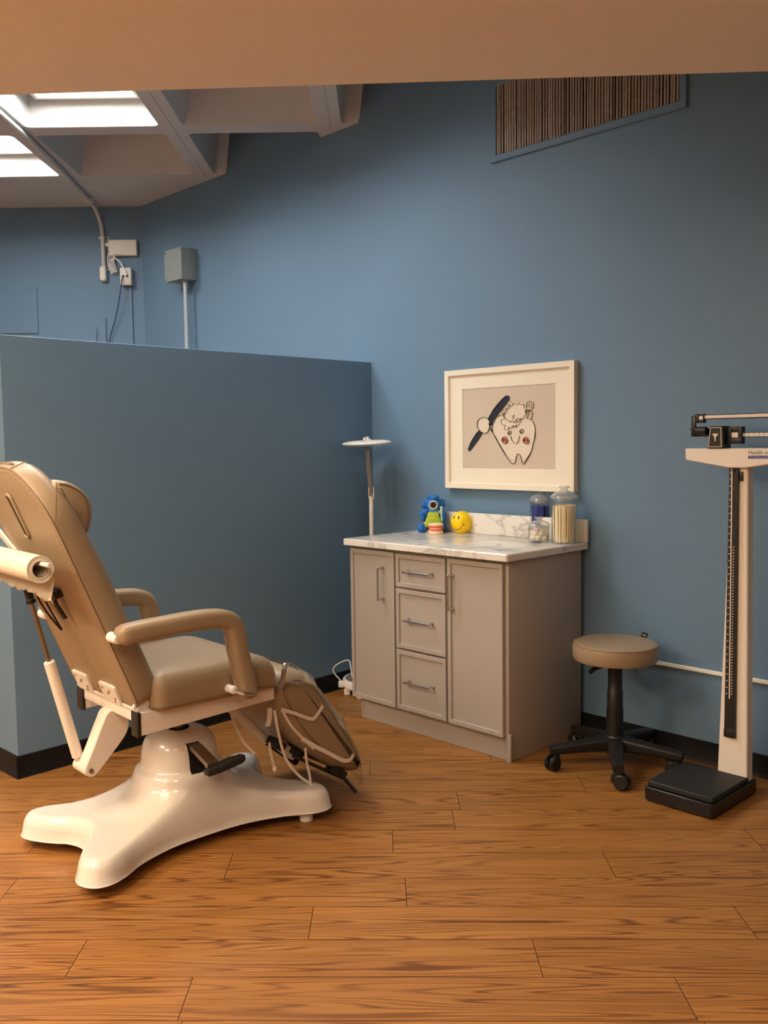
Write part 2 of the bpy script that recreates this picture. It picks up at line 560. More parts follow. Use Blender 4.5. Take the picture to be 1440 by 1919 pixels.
# ---- walls
def wall_slab(name, a, b, z0, z1, th, m, side):
    """vertical slab from a to b (xy), thickness th on the side away from the room"""
    a, b = Vector((a[0], a[1])), Vector((b[0], b[1]))
    d = (b - a).normalized()
    nrm = Vector((-d.y, d.x)) * side
    mb = MB()
    q = [a, b, b + nrm * th, a + nrm * th]
    mb.layers([tuple(p) for p in q], [(0, z0), (0, z1)])
    return struct(mb.build(name, m))
wc0 = WU * WD + WV * 6.46          # corner with the back wall
wc0.y = BACKY; 
wc0 = Vector((-(WV.x) * 0, 0, 0)) + WU * WD + WV * ((BACKY - WU.y * WD) / WV.y)
wc1 = WU * WD + WV * (-1.75)
TOPZ = 3.9
wall_slab('wall_right', wc1, wc0, 0, TOPZ, 0.12, M['blue'], -1)
wall_slab('wall_back', wc0, (XL, BACKY), 0, TOPZ, 0.12, M['blue'], -1)
wall_slab('wall_left', (XL, BACKY), (XL, YB), 0, TOPZ, 0.12, M['cream_wall'], -1)
wall_slab('wall_front', (XL, YB), (wc1.x, YB), 0, TOPZ, 0.12, M['offwhite'], -1)
wall_slab('wall_side', (wc1.x, YB), wc1, 0, TOPZ, 0.12, M['offwhite'], -1)

# ---- partition (stub wall) from its free end to the main wall
PV0, PTH, PH = 3.755, 0.21, 1.858
pu0 = 1.663
pa = UP * pu0 + VP * PV0
pb_ = UP * 3.85 + VP * PV0
pc = UP * 3.85 + VP * (PV0 + PTH)
pd = UP * pu0 + VP * (PV0 + PTH)
mb = MB()
mb.layers([(p.x, p.y) for p in (pa, pb_, pc, pd)], [(0.0, 0), (0.0, PH - 0.002), (0.002, PH)])
clip_wall(mb.bm, -0.0005)
bmesh.ops.holes_fill(mb.bm, edges=mb.bm.edges[:], sides=12)
struct(mb.build('wall_partition', M['blue']))

# ---- baseboards (black vinyl cove with a small toe)
def baseboard(name, a, b, nrm, h=0.096, parent=None):
    a, b, nrm = Vector(a), Vector(b), Vector(nrm)
    sec = [(0.0, 0.0), (0.012, 0.0), (0.010, 0.006), (0.005, 0.016), (0.004, h - 0.002), (0.002, h), (0.0, h)]
    mb = MB()
    ra = [mb.bm.verts.new(a + nrm * u + Vector((0, 0, z))) for u, z in sec]
    rb = [mb.bm.verts.new(b + nrm * u + Vector((0, 0, z))) for u, z in sec]
    n = len(sec)
    for i in range(n):
        mb.bm.faces.new((ra[i], ra[(i + 1) % n], rb[(i + 1) % n], rb[i]))
    mb.bm.faces.new(ra[::-1]); mb.bm.faces.new(rb)
    return struct(mb.build(name, M['base_black']))
e = 0.0006
baseboard('baseboard_partition', pa - VP * e - UP * 0.010, UP * 3.80 + VP * (PV0 - e), -VP)
baseboard('baseboard_end', pa - UP * e - VP * 0.010, pd - UP * e, -UP)
corner_v = 3.89
baseboard('baseboard_right', WU * (WD - e) + WV * 3.86, WU * (WD - e) + WV * (-1.74), -WU)

# ---- low ceiling over the near room, its edge facing the taller space
mb = MB()
lowpts = [(XL, YB), (wc1.x, YB), (wc1.x, wc1.y)]
ye0, ye1 = 2.80, 2.70
def edgey(x): return 2.768 - 0.045 * x
# where the ceiling edge meets the main wall
xw = (WD - WU.y * 2.768) / (WU.x - WU.y * 0.045)
mb.layers([(XL, YB), (wc1.x, YB), (wc1.x, wc1.y), (xw, edgey(xw)), (XL, edgey(XL))], [(0.004, LOW), (0, LOW + 0.004), (0, LOW + 0.16)])
struct(mb.build('ceiling_low', M['lowceil']))
mb = MB()
mb.layers([(XL, edgey(XL) - 0.14), (xw, edgey(xw) - 0.14), (xw, edgey(xw) - 0.02), (XL, edgey(XL) - 0.02)], [(0, LOW + 0.16), (0, TOPZ)])
struct(mb.build('wall_bulkhead', M['offwhite']))

# ---- waffle slab ceiling over the taller space
GX = [-4.71, -3.80, -2.995, -2.09, -1.19, -0.285, 0.62, 1.53, 2.44]
GY = [2.62, 3.60, 4.55, 5.49, 6.445]
RW, DRAFT, DEP = 0.068, 0.045, 0.30
def waffle():
    mb = MB()
    bm = mb.bm
    x0, x1, y0, y1 = GX[0], GX[-1], GY[0], BACKY
    xs = [x0]; 
    t = bmesh.new()
    # underside grid of ribs
    def quad(pts): t.faces.new([t.verts.new(p) for p in pts])
    z = CEIL
    cells = []
    for i in range(len(GX) - 1):
        for j in range(len(GY) - 1):
            cells.append((GX[i] + RW, GX[i + 1] - RW, GY[j] + RW, GY[j + 1] - RW))
    ex = [(GX[0], GX[0] + RW)] + [(g - RW, g + RW) for g in GX[1:-1]] + [(GX[-1] - RW, GX[-1])]
    for a, b in ex:
        quad([(a, y0, z), (b, y0, z), (b, GY[-1] + RW, z), (a, GY[-1] + RW, z)])
    for i in range(len(GX) - 1):
        a, b = GX[i] + RW, GX[i + 1] - RW
        for j, g in enumerate(GY):
            ya = g - RW if j else g
            quad([(a, ya, z), (b, ya, z), (b, g + RW, z), (a, g + RW, z)])
    quad([(x0, GY[-1] + RW, z), (x1, GY[-1] + RW, z), (x1, y1, z), (x0, y1, z)])
    bmesh.ops.remove_doubles(t, verts=t.verts, dist=0.0005)
    mb.add(t)
    for a, b, c, d in cells:
        o = rrect(a, b, c, d, 0.035, 4)
        mb.layers(o, [(-0.001, z), (0.012, z + 0.03), (DRAFT, z + DEP - 0.05), (DRAFT + 0.03, z + DEP - 0.012), (DRAFT + 0.07, z + DEP)], caps=(False, True))
    # corner fillers between square rib grid and rounded coffer mouths
    for a, b, c, d in cells:
        o = rrect(a, b, c, d, 0.035, 4)
        for (px, py, k) in ((b, d, 0), (a, d, 5), (a, c, 10), (b, c, 15)):
            cv = bm.verts.new((px, py, z))
            vs = [bm.verts.new((o[k + q][0], o[k + q][1], z)) for q in range(5)]
            for q in range(4):
                bm.faces.new((cv, vs[q], vs[q + 1]))
    # board-form seam lines along the middle of each rib
    for g in GX[1:-1]:
        mb.box(g - 0.004, g + 0.004, y0, GY[-1] + 0.02, z - 0.003, z + 0.001)
    clip_wall(bm, -0.001)
    return struct(mb.build('ceiling', M['slab'], sharp=40, recalc=False))
waffle()
mb = MB()
mb.layers([(XL, edgey(XL) - 0.1), (xw, edgey(xw) - 0.1), (wc0.x, BACKY), (XL, BACKY)], [(0, TOPZ), (0, TOPZ + 0.1)])
struct(mb.build('ceiling_deck', M['slab']))

# ---- lit fixtures up in the coffers
coffer_m = emis('coffer_lamp_glow', COOL, COFFER_E)
def coffer_light(x0, x1, y0, y1, label):
    t = thing('coffer_light', label, 'ceiling light', ((x0 + x1) / 2, (y0 + y1) / 2, CEIL + 0.12))
    hx, hy = (x1 - x0) / 2, (y1 - y0) / 2
    mb = MB()
    o = rect(-hx - 0.03, hx + 0.03, -hy - 0.03, hy + 0.03)
    mb.layers(o, [(0.0, 0.175), (0, 0.008), (0.004, 0.0), (0.024, 0.0), (0.03, 0.006), (0.03, 0.05)], caps=(True, False))
    mb.build('frame', M['white_metal'], t)
    mb = MB()
    mb.layers(rect(-hx, hx, -hy, hy), [(0, 0.036), (0, 0.042)])
    mb.build('diffuser', coffer_m, t)
    return t
coffer_light(-1.90, -1.36, 4.74, 5.30, 'lit square ceiling light cut by the low ceiling edge, second from the left wall')
coffer_light(-2.82, -2.27, 5.70, 6.26, 'lit ceiling light at the left edge of the photo, above the white conduit')
coffer_light(-1.90, -1.36, 3.80, 4.36, 'added unseen ceiling light brightening the wall, hidden behind the low ceiling, nearest the beam')  # this and the next two are unseen lamps added to light the wall
coffer_light(-2.82, -2.27, 3.80, 4.36, 'added unseen ceiling light brightening the wall, hidden behind the low ceiling on the far left')
coffer_light(-1.02, -0.47, 3.80, 4.36, 'added unseen ceiling light brightening the wall, hidden behind the low ceiling, third from the left wall')

# ---- flush panels in the low ceiling (behind and above the viewpoint)
for k, (lx, ly, pw) in enumerate(NEAR_LIGHTS):
    t = thing('ceiling_panel_light', ('flush warm ceiling panel light over the chair side', 'flush warm ceiling panel light nearest the ceiling edge in front of the viewer',
              'flush warm ceiling panel light on the far left behind the viewer', 'flush warm ceiling panel light just above the viewer', 'dim unseen ceiling fill panel added to brighten the right wall, nearest the scale')[k], 'ceiling light', (lx, ly, LOW))
    mb = MB()
    mb.layers(rect(-0.32, 0.32, -0.62, 0.62), [(0, -0.001), (0.004, -0.014), (0.022, -0.014), (0.022, -0.004)], caps=(False, True))
    mb.build('frame', M['white_metal'], t)
    mb = MB()
    mb.layers(rect(-0.297, 0.297, -0.597, 0.597), [(0, -0.012), (0, -0.006)])
    mb.build('diffuser', emis('warm_panel_glow', WARM, pw / (math.pi * 0.594 * 1.194)), t)

# ================================================================== WALL FIXTURES
# frames: local x along wall to the viewer's right (-WV), y out of the wall (-WU), z up
def wall_thing(name, label, cat, v, z, group=None):
    p = wallp(v, 0.0005, z)
    return thing(name, label, cat, p, math.atan2(-WV.y, -WV.x), group)
# with this rotation local +y = rotate(+x by 90deg) = WU?  -> fixtures protrude to local -y
# ---- return air vent
t = wall_thing('air_vent', 'large blue framed vent with dusty upright slats high on the wall', 'vent', 2.474, 2.776)
hw, hh, bw = 0.524, 0.40, 0.034
mb = MB()
f = lambda u, v, h: (u, -h, v)
o = rect(-hw, hw, 0, hh)
mb.layers(o, [(0, 0.0), (0, 0.010), (0.003, 0.013), (bw - 0.004, 0.013), (bw, 0.009), (bw, 0.0005)], f, caps=(False, False))
mb.build('frame', M['blue'], t)
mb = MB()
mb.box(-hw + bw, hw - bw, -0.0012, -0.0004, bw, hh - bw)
mb.build('gap_shade', M['shade_black'], t)  # near-black sheet standing in for the shade between the slats
mb = MB()
ns = 64
for i in range(ns):
    x = -hw + bw + 0.008 + (2 * (hw - bw) - 0.016) * i / (ns - 1)
    a = R(random.choice((random.uniform(-16, 20), random.uniform(-16, 20), random.uniform(-50, 50))))
    x += random.uniform(-0.0016, 0.0016)
    mx = Matrix.Translation((x, -0.0070, 0)) @ Matrix.Rotation(a, 4, 'Z')
    mb.box(-0.0050, 0.0050, -0.0012, 0.0012, bw, hh - bw, mx=mx)
mb.build('slats', M['slat'], t)

# ---- framed tooth drawing
pic_v, pic_z, PW, PHT = 2.893, 1.150, 0.815, 0.617
pt = wall_thing('framed_picture', 'white framed drawing of a smiling tooth above the cabinet', 'picture', pic_v, pic_z)
hw = PW / 2
fd = 0.036
mb = MB()
mb.layers(rect(-hw, hw, 0, PHT), [(0, 0.002), (0, fd - 0.001), (0.001, fd), (0.027, fd), (0.028, fd - 0.002), (0.031, fd - 0.014)], f, caps=(True, False))
mb.build('frame', M['frame_white'], pt)
mb = MB()
ax0, ax1, ay0, ay1 = -hw + 0.114, hw - 0.114, 0.104, PHT - 0.100
ou = rect(-hw + 0.03, hw - 0.03, 0.03, PHT - 0.03)
inn = rect(ax0, ax1, ay0, ay1)
va = [mb.bm.verts.new(f(p[0], p[1], fd - 0.013)) for p in ou]
vb = [mb.bm.verts.new(f(p[0], p[1], fd - 0.013)) for p in inn]
vc = [mb.bm.verts.new(f(p[0] , p[1], fd - 0.016)) for p in inset_poly(inn, 0.002)]
for i in range(4):
    mb.bm.faces.new((va[i], va[(i + 1) % 4], vb[(i + 1) % 4], vb[i]))
    mb.bm.faces.new((vb[i], vb[(i + 1) % 4], vc[(i + 1) % 4], vc[i]))
mb.build('mat_board', M['mat_board'], pt)
mb = MB()
mb.box(ax0, ax1, -fd + 0.0165, -fd + 0.020, ay0, ay1)
art = mb.build('drawing', M['art_paper'], pt)
# drawing in unit coordinates of the sheet (0..1 right, 0..1 up)
AWD, AHT = ax1 - ax0, ay1 - ay0
def ap(u, v, d=0.0): return Vector((ax0 + u * AWD, -fd + 0.0164 - d, ay0 + v * AHT))
def px(x, y):  # from the close-up crop of the sheet
    u = (x - 292) / 850.0
    top = 338 - (x - 285) * 0.0735
    return (u, 1 - (y - top) / (1054 - top))
def stroke(mb, pts, wd=0.0022, n=5, closed=False, d=0.0004):
    sp = smooth_poly([px(*p) for p in pts], n, closed)
    P = [ap(u, v, d) for u, v in sp]
    k = [0.8 + 0.35 * random.random() for _ in P]
    mb.tube(P, wd * 1.45, 6, closed=closed, ry=wd * 0.3, up=(0, 1, 0) if False else None, scale=k)
def fill(name, pts, m, d, n=5):
    sp = smooth_poly([px(*p) for p in pts], n)
    mb = MB()
    vs = [mb.bm.verts.new(ap(u, v, d)) for u, v in sp]
    vs2 = [mb.bm.verts.new(ap(u, v, d - 0.0003)) for u, v in sp]
    mb.bm.faces.new(vs); mb.bm.faces.new(vs2[::-1])
    k = len(vs)
    for i in range(k):
        mb.bm.faces.new((vs[i], vs2[i], vs2[(i + 1) % k], vs[(i + 1) % k]))
    return mb.build(name, m, art)
tooth = [(590, 640), (625, 580), (672, 560), (720, 610), (800, 640), (880, 600), (930, 590), (962, 650), (968, 740), (948, 830), (930, 900), (900, 955), (868, 1005), (850, 975), (838, 930), (815, 912), (798, 940), (792, 985), (765, 1000), (725, 960), (680, 890), (630, 805), (595, 730), (580, 690)]
fill('tooth_fill', tooth, M['art_white'], 0.0004)
fill('hair_fill', [(700, 580), (720, 520), (760, 470), (820, 458), (870, 480), (885, 540), (870, 590), (830, 610), (780, 630), (735, 625)], M['art_white'], 0.0007)
fill('hand_fill', [(445, 670), (450, 625), (480, 593), (520, 590), (548, 620), (548, 680), (520, 725), (480, 725), (455, 700)], M['art_white'], 0.0011)
fill('brush_handle', [(342, 880), (372, 812), (440, 718), (475, 700), (485, 725), (440, 795), (385, 868), (360, 895)], M['ink_blue'], 0.0008, 3)
fill('brush_back', [(540, 605), (590, 520), (650, 445), (705, 395), (735, 393), (740, 420), (700, 470), (655, 530), (590, 610), (575, 660), (545, 640)], M['ink_blue'], 0.0008, 3)
mb = MB()
stroke(mb, [(672, 560), (625, 580), (590, 640), (580, 690), (595, 740), (630, 805), (680, 890), (725, 962), (765, 1002), (792, 985), (800, 940), (815, 912), (838, 930), (852, 975), (868, 1005), (900, 955), (932, 895), (948, 830), (968, 740), (962, 650), (930, 595)], 0.0036)
stroke(mb, [(600, 745), (640, 812), (690, 895), (735, 955), (770, 975)], 0.0022)
stroke(mb, [(968, 700), (955, 800), (930, 890), (905, 935), (868, 985)], 0.0022)
stroke(mb, [(480, 725), (452, 700), (438, 660), (446, 615), (485, 588), (525, 592), (552, 622), (556, 670), (540, 715), (510, 732), (480, 722)], 0.0032)
stroke(mb, [(345, 878), (375, 810), (440, 718), (470, 705)], 0.003)
stroke(mb, [(360, 893), (390, 862), (445, 790), (490, 720)], 0.003)
stroke(mb, [(540, 605), (590, 520), (650, 445), (708, 393), (738, 398)], 0.0036)
stroke(mb, [(560, 660), (590, 610), (660, 525), (740, 420)], 0.003)
stroke(mb, [(545, 640), (580, 710)], 0.0036)
stroke(mb, [(555, 690), (585, 725)], 0.003)
for i in range(6):   # bristles
    x, y = 655 + i * 17, 525 - i * 19
    stroke(mb, [(x, y), (x + 16, y + 22), (x + 34, y + 48)], 0.0018, 3)
curls = [[(700, 590), (690, 560), (715, 540), (705, 510), (735, 500), (735, 475), (765, 480), (780, 458), (805, 475), (825, 455), (845, 475), (868, 468), (872, 500), (892, 515), (878, 545)],
         [(735, 625), (770, 610), (785, 635), (800, 605), (815, 590), (800, 625), (830, 612), (845, 590), (825, 605), (855, 600), (875, 560)],
         [(700, 600), (665, 610), (670, 650), (700, 655), (690, 690), (720, 695), (735, 670), (730, 690)],
         [(740, 690), (775, 655), (770, 680), (805, 650), (795, 675), (830, 640), (850, 615)],
         [(765, 590), (780, 560), (775, 600)], [(690, 540), (680, 580), (710, 600), (735, 620), (760, 630)]]
for c in curls: stroke(mb, c, 0.0022)
stroke(mb, [(890, 500), (895, 455), (920, 437), (950, 450), (952, 490), (930, 515), (905, 520)], 0.0026)
stroke(mb, [(905, 490), (920, 460), (938, 470), (930, 500)], 0.0018)
stroke(mb, [(885, 545), (900, 525), (935, 525), (945, 560), (930, 595), (905, 598), (890, 570), (895, 545)], 0.0028)
stroke(mb, [(905, 590), (910, 555), (930, 550)], 0.002)
stroke(mb, [(875, 530), (900, 512), (915, 530), (890, 550)], 0.003)
for ex, ey, er in ((740, 725, 15), (850, 710, 17)):   # eyes
    stroke(mb, [(ex - 8, ey + 18), (ex - er, ey), (ex, ey - 22), (ex + er, ey - 10), (ex + 8, ey + 12), (ex - 5, ey + 16), (ex, ey - 8)], 0.0034)
stroke(mb, [(752, 755), (765, 795), (795, 822), (820, 795), (830, 748)], 0.0032)
for cx, cy, cr_ in ((698, 790, 33), (890, 790, 32)):
    stroke(mb, [(cx + cr_ * math.cos(a), cy + cr_ * 1.05 * math.sin(a)) for a in (0, 1, 2, 3, 4, 5, 6)], 0.0014)
mb.build('drawing_lines', M['ink'], art)
for cx, cy, cr_ in ((698, 790, 30), (890, 790, 30)):
    mb = MB(); stroke(mb, [(cx + cr_ * (1 - k / 26) * math.cos(k * 0.75), cy + cr_ * (1 - k / 26) * 1.1 * math.sin(k * 0.75)) for k in range(26)], 0.0036, 2, d=0.0008)
    mb.build('cheek', M['art_red'], art)

# ---- raceway along the wall
mb = MB()
vA, vB = 2.40, -1.5
mx = frame_mx(wallp(0, 0.0005, 0.402), -WV, WU, Vector((0, 0, 1)))
mb.box(-vA, -vB, -0.014, 0.0, -0.0085, 0.0085, 0.003, 2, mx)
tag(mb.build('cable_raceway', M['almond']), 'cream surface raceway running along the lower blue wall behind the scale', 'raceway')

# ---- grey junction box and its conduit
t = wall_thing('junction_box', 'grey metal electrical box on the wall above the partition', 'electrical box', 5.80, 2.562)
mb = MB()
mb.box(-0.112, 0.112, -0.125, 0.0, 0, 0.217, 0.003)
mb.build('enclosure', M['grey_box'], t)
mb = MB()
mb.box(-0.1125, 0.1125, -0.129, -0.1255, -0.001, 0.218, 0.0012)
cov = mb.build('cover', M['grey_box'], t)
for sx in (-0.097, 0.097):
    for sz in (0.015, 0.202):
        mb = MB()
        mb.cyl((sx, -0.129, sz), (sx, -0.133, sz), 0.006, 0.005, 10)
        mb.build('screw', M['steel'], cov)
mb = MB()
mb.cyl((0.055, -0.065, 0.0), (0.055, -0.065, -0.018), 0.024, seg=8); mb.cyl((0.055, -0.065, -0.018), (0.055, -0.065, -0.045), 0.019, seg=16)
mb.build('connector', M['galv'], t)
mb = MB(); mb.cyl((0.1122, -0.06, 0.11), (0.1135, -0.06, 0.11), 0.02); mb.build('knockout', M['grey_box'], t)
cp = wallp(5.80 - 0.055, 0.0655, 0)
mb = MB()
mb.cyl((cp.x, cp.y, 0.0), (cp.x, cp.y, 2.562 - 0.046), 0.017, seg=16)
tag(mb.build('steel_conduit', M['galv']), 'upright steel conduit under the grey electrical box', 'conduit')

# ---- back wall: access plates, cables, outlet, white device
BY = BACKY - 0.0005
def plate(x0, x1, z0, z1, th, name, label, cat, screws):
    t = thing(name, label, cat, (x0, BY, z0))
    mb = MB()
    mb.layers(rect(0, x1 - x0, 0, z1 - z0), [(0, 0), (0, th - 0.002), (0.002, th)], lambda u, v, h: (u, -h, v))
    p = mb.build('plate', M['blue'], t)
    for sx, sz in screws:
        mb = MB(); mb.cyl((sx, -th, sz), (sx, -th - 0.002, sz), 0.007, 0.005, 8)
        mb.build('screw', M['blue'], t)
    return t
t = plate(-3.10, -2.648, 2.269, 2.614, 0.010, 'access_plate', 'blue painted square blank plate at the left edge of the back wall', 'access panel',
      [(0.06, 0.02), (0.405, 0.02), (0.06, 0.315), (0.39, 0.315)])
t = plate(-2.643, -2.124, 1.88, 2.382, 0.012, 'wall_hatch', 'blue painted access panel with hinged door just above the partition', 'access panel',
      [(0.045, 0.45), (0.08, 0.475), (0.26, 0.475), (0.43, 0.475), (0.48, 0.45)])
mb = MB()
mb.layers(rect(0.07, 0.445, 0.05, 0.432), [(0, 0.012), (0, 0.018), (0.002, 0.020)], lambda u, v, h: (u, -h, v))
d = mb.build('hatch_door', M['blue'], t)
mb = MB(); mb.box(0.440, 0.452, -0.026, -0.0122, 0.36, 0.41, 0.002)
mb.build('latch', M['blue'], d)
# white rectangular device
t = thing('wireless_device', 'small white rectangular box beside the conduit on the back wall', 'device', (-1.970, BY, 2.845))
mb = MB()
mb.layers(rect(-0.108, 0.108, 0, 0.117), [(0, 0), (0, 0.036), (0.003, 0.039), (0.008, 0.039), (0.010, 0.036), (0.022, 0.036), (0.034, 0.041)], lambda u, v, h: (u, -h, v))
mb.build('housing', M['almond'], t)
mb = MB(); mb.box(-0.08, 0.03, -0.0398, -0.0385, 0.004, 0.007); mb.build('label_strip', M['slat'], t)
mb = MB(); mb.box(-0.132, -0.108, -0.03, 0, 0.07, 0.098, 0.004); mb.build('mount', M['almond'], t)
# data outlet with cables
t = thing('data_outlet', 'white wall outlet box with plugged cables below the white device', 'outlet', (-1.949, BY, 2.62))
mb = MB(); mb.box(-0.043, 0.043, -0.055, 0, 0, 0.13, 0.006); mb.build('housing', M['almond'], t)
for sx in (-0.017, 0.012):
    mb = MB(); mb.box(sx - 0.009, sx + 0.009, -0.058, -0.0545, 0.058, 0.074, 0.001); mb.build('jack', M['black'], t)
mb = MB()
mb.tube(smooth_poly([(-1.968, BY - 0.060, 2.684), (-1.975, BY - 0.075, 2.64), (-2.0, BY - 0.06, 2.52), (-2.045, BY - 0.035, 2.36), (-2.10, BY - 0.02, 2.2), (-2.12, BY - 0.015, 2.0), (-2.12, BY - 0.012, 0.6)], 6, False), 0.0042, 8)
tag(mb.build('network_cable', M['cable']), 'thin dark blue cable curving down from the wall outlet', 'cable')
mb = MB()
mb.box(-1.936, -1.917, BY - 0.014, BY, 0.3, 2.612, 0.003)
tag(mb.build('painted_raceway', M['blue']), 'narrow blue painted cable channel dropping straight down below the outlet', 'raceway')
mb = MB()
mb.tube(smooth_poly([(-2.03, BY - 0.03, 2.825), (-1.995, BY - 0.05, 2.80), (-1.965, BY - 0.06, 2.755), (-1.94, BY - 0.065, 2.71), (-1.938, BY - 0.06, 2.69)], 6, False), 0.006, 8)
for k in range(4):
    xx = -2.088 + 0.013 * k
    mb.tube(smooth_poly([(-2.03, BY - 0.03, 2.825), (xx + 0.01, BY - 0.03, 2.86 + 0.01 * (k % 2)), (xx, BY - 0.034, 2.80), (xx + 0.018, BY - 0.034, 2.735), (xx + 0.03, BY - 0.03, 2.71 + 0.006 * k), (xx + 0.012, BY - 0.036, 2.79), (-2.04, BY - 0.03, 2.83)], 5, False), 0.0032, 6)
tag(mb.build('patch_cable', M['white_plastic']), 'looped white cable between the conduit and the wall outlet', 'cable')
# white conduit: along the slab, bending down the wall, with clips and an end fitting
t = thing('ceiling_conduit', 'white conduit running along the ceiling rib and down the back wall', 'conduit', (-2.126, BY, 2.66))
ox = Vector((-2.126, BY, 2.66))
path = [(-2.045, 2.7, CEIL - 0.017), (-2.046, 4.0, CEIL - 0.017), (-2.05, 5.13, CEIL - 0.017), (-2.062, 5.6, CEIL - 0.017), (-2.085, 6.1, CEIL - 0.017), (-2.12, 6.6, CEIL - 0.018), (-2.142, 6.95, CEIL - 0.022), (-2.143, 7.08, CEIL - 0.045), (-2.136, BY - 0.022, CEIL - 0.12), (-2.124, BY - 0.018, 3.0), (-2.123, BY - 0.018, 2.78), (-2.126, BY - 0.018, 2.74)]
mb = MB(); mb.tube([Vector(p) - ox for p in smooth_poly(path, 6, False)], 0.0155, 12); mb.build('pipe', M['cond'], t)
mb = MB(); mb.layers(rrect(-0.024, 0.024, -0.005, 0.105, 0.02, 5), [(0.004, 0.002), (0, 0.008), (0, 0.036), (0.006, 0.044)], lambda u, v, h: (u, -h, v)); mb.build('end_fitting', M['almond'], t)
for zz in (0.32, 0.10):
    mb = MB(); mb.box(-0.022, 0.022, -0.036, 0, zz - 0.008, zz + 0.008, 0.003); mb.tube([(0.022, -0.006, zz + 0.012), (0.045, -0.006, zz + 0.004), (0.045, -0.006, zz - 0.010), (0.022, -0.006, zz - 0.016)], 0.005, 8)
    mb.build('clip', M['cond'], t)
mb = MB(); mb.box(-0.03 - 0.015, 0.03 - 0.015, -0.27, -0.24, 0.52, 0.56, 0.004); mb.build('clip', M['cond'], t)

# ================================================================== CABINET
BC = R(45.8)
CU = Vector((math.sin(BC), math.cos(BC), 0)); CV = Vector((-math.cos(BC), math.sin(BC), 0))
cab0 = CU * 3.085 + CV * 2.93
cab = thing('base_cabinet', 'taupe base cabinet with two doors and three middle drawers', 'cabinet', (cab0.x, cab0.y, 0), -BC)
HWC = 0.4975
mb = MB()
mb.box(-HWC, HWC - 0.018, 0.022, 0.55, 0.108, 0.885, 0.001)
mb.box(HWC - 0.018, HWC, 0.020, 0.572, 0.0, 0.885, 0.001)
mb.build('carcass', M['cab'], cab)
mb = MB()
mb.box(-HWC + 0.038, HWC - 0.0185, 0.038, 0.055, 0.0, 0.107)
mb.box(-HWC + 0.038, -HWC + 0.052, 0.0345, 0.0385, 0.0, 0.107)
mb.build('toe_kick', M['cab'], cab)
mb = MB()
mb.box(HWC - 0.010, HWC + 0.010, 0.018, 0.034, 0.0, 0.125, 0.001)
mb.build('corner_trim', M['cab'], cab)
def front(name, x0, x1, z0, z1):
    mb = MB()
    mb.layers(rect(x0, x1, z0, z1), [(0, -0.021), (0, -0.0015), (0.0015, 0), (0.020, 0), (0.0208, -0.0008), (0.0218, -0.0085)], lambda u, v, h: (u, -h, v))
    return mb.build(name, M['cab'], cab)
def pull(parent, c, vertical, L=0.152):
    mb = MB()
    d = Vector((0, 0, 1)) if vertical else Vector((1, 0, 0))
    c = Vector((c[0], 0.006, c[1]))
    a, b = c - d * L / 2, c + d * L / 2
    n = Vector((0, -1, 0))
    for p in (a, b):
        mb.cyl(p, p + n * 0.005, 0.009, 0.007, 14)
        mb.cyl(p + n * 0.004, p + n * 0.036, 0.0048, seg=12)
    mb.cyl(a + n * 0.036 - d * 0.007, b + n * 0.036 + d * 0.007, 0.0055, seg=14, bev=0.001)
    mb.build('handle', M['nickel'], parent)
dl = front('door', -0.492, -0.181, 0.110, 0.869)
pull(dl, (-0.262, 0.712), True)
dr = front('door', 0.161, 0.479, 0.110, 0.869)
pull(dr, (0.192, 0.718), True)
for z0, z1 in ((0.708, 0.866), (0.412, 0.698), (0.112, 0.402)):
    d = front('drawer', -0.170, 0.149, z0, z1)
    pull(d, (-0.012, (z0 + z1) / 2), False)
# worktop and upstand
wt = thing('worktop', 'white grey-veined marble look worktop on the cabinet', 'countertop', (cab0.x, cab0.y, 0.8865), -BC)
mb = MB()
mb.layers(rrect(-0.512, 0.528, -0.030, 0.586, 0.010, 4), [(0.001, 0), (0, 0.001), (0, 0.027), (0.003, 0.031), (0.008, 0.0325)])
mb.build('slab', M['marble'], wt)
mb = MB()
mb.box(-0.512, 0.528, 0.566, 0.586, 0.0328, 0.138, 0.002)
mb.build('upstand', M['marble'], wt)
WT = 0.8865 + 0.0326

# ================================================================== THINGS ON THE WORKTOP
def jar(label, x, y, r, h, lid_h, glassname='glass_jar'):
    t = thing(glassname, label, 'jar', (x, y, WT))
    mb = MB()
    w_ = 0.003
    mb.lathe([(0, 0), (r * 0.93, 0), (r * 0.98, 0.004), (r, 0.012), (r, h * 0.9), (r * 0.97, h * 0.95), (r * 1.0, h), (r * 0.96, h), (r * 0.93, h * 0.95), (r - w_, h * 0.9), (r - w_, 0.014), (r * 0.9, 0.007), (0, 0.007)], 40)
    mb.build('body', M['glass'], t)
    mb = MB()
    mb.lathe([(0, h + 0.002), (r * 0.94, h + 0.002), (r * 1.06, h + 0.001), (r * 1.07, h + 0.006), (r * 1.02, h + 0.010), (r * 0.8, h + lid_h * 0.42), (r * 0.35, h + lid_h * 0.62), (r * 0.24, h + lid_h * 0.7), (r * 0.26, h + lid_h * 0.78), (r * 0.42, h + lid_h * 0.86), (r * 0.43, h + lid_h * 0.93), (r * 0.36, h + lid_h), (0, h + lid_h)], 40)
    mb.lathe([(r * 0.90, h + 0.001), (r * 0.90, h - 0.012), (r * 0.86, h - 0.012), (r * 0.86, h + 0.001)], 40)
    mb.build('lid', M['glass_lid'], t)
    return t
tall = jar('tallest glass jar filled with wooden sticks at the worktop corner', 0.836, 4.252, 0.0595, 0.210, 0.056)
back = jar('middle glass jar of dark blue packets behind the cotton ball jar', 0.770, 4.50, 0.054, 0.183, 0.054)
small = jar('smallest glass jar filled with cotton balls at the front', 0.726, 4.296, 0.0505, 0.078, 0.042)
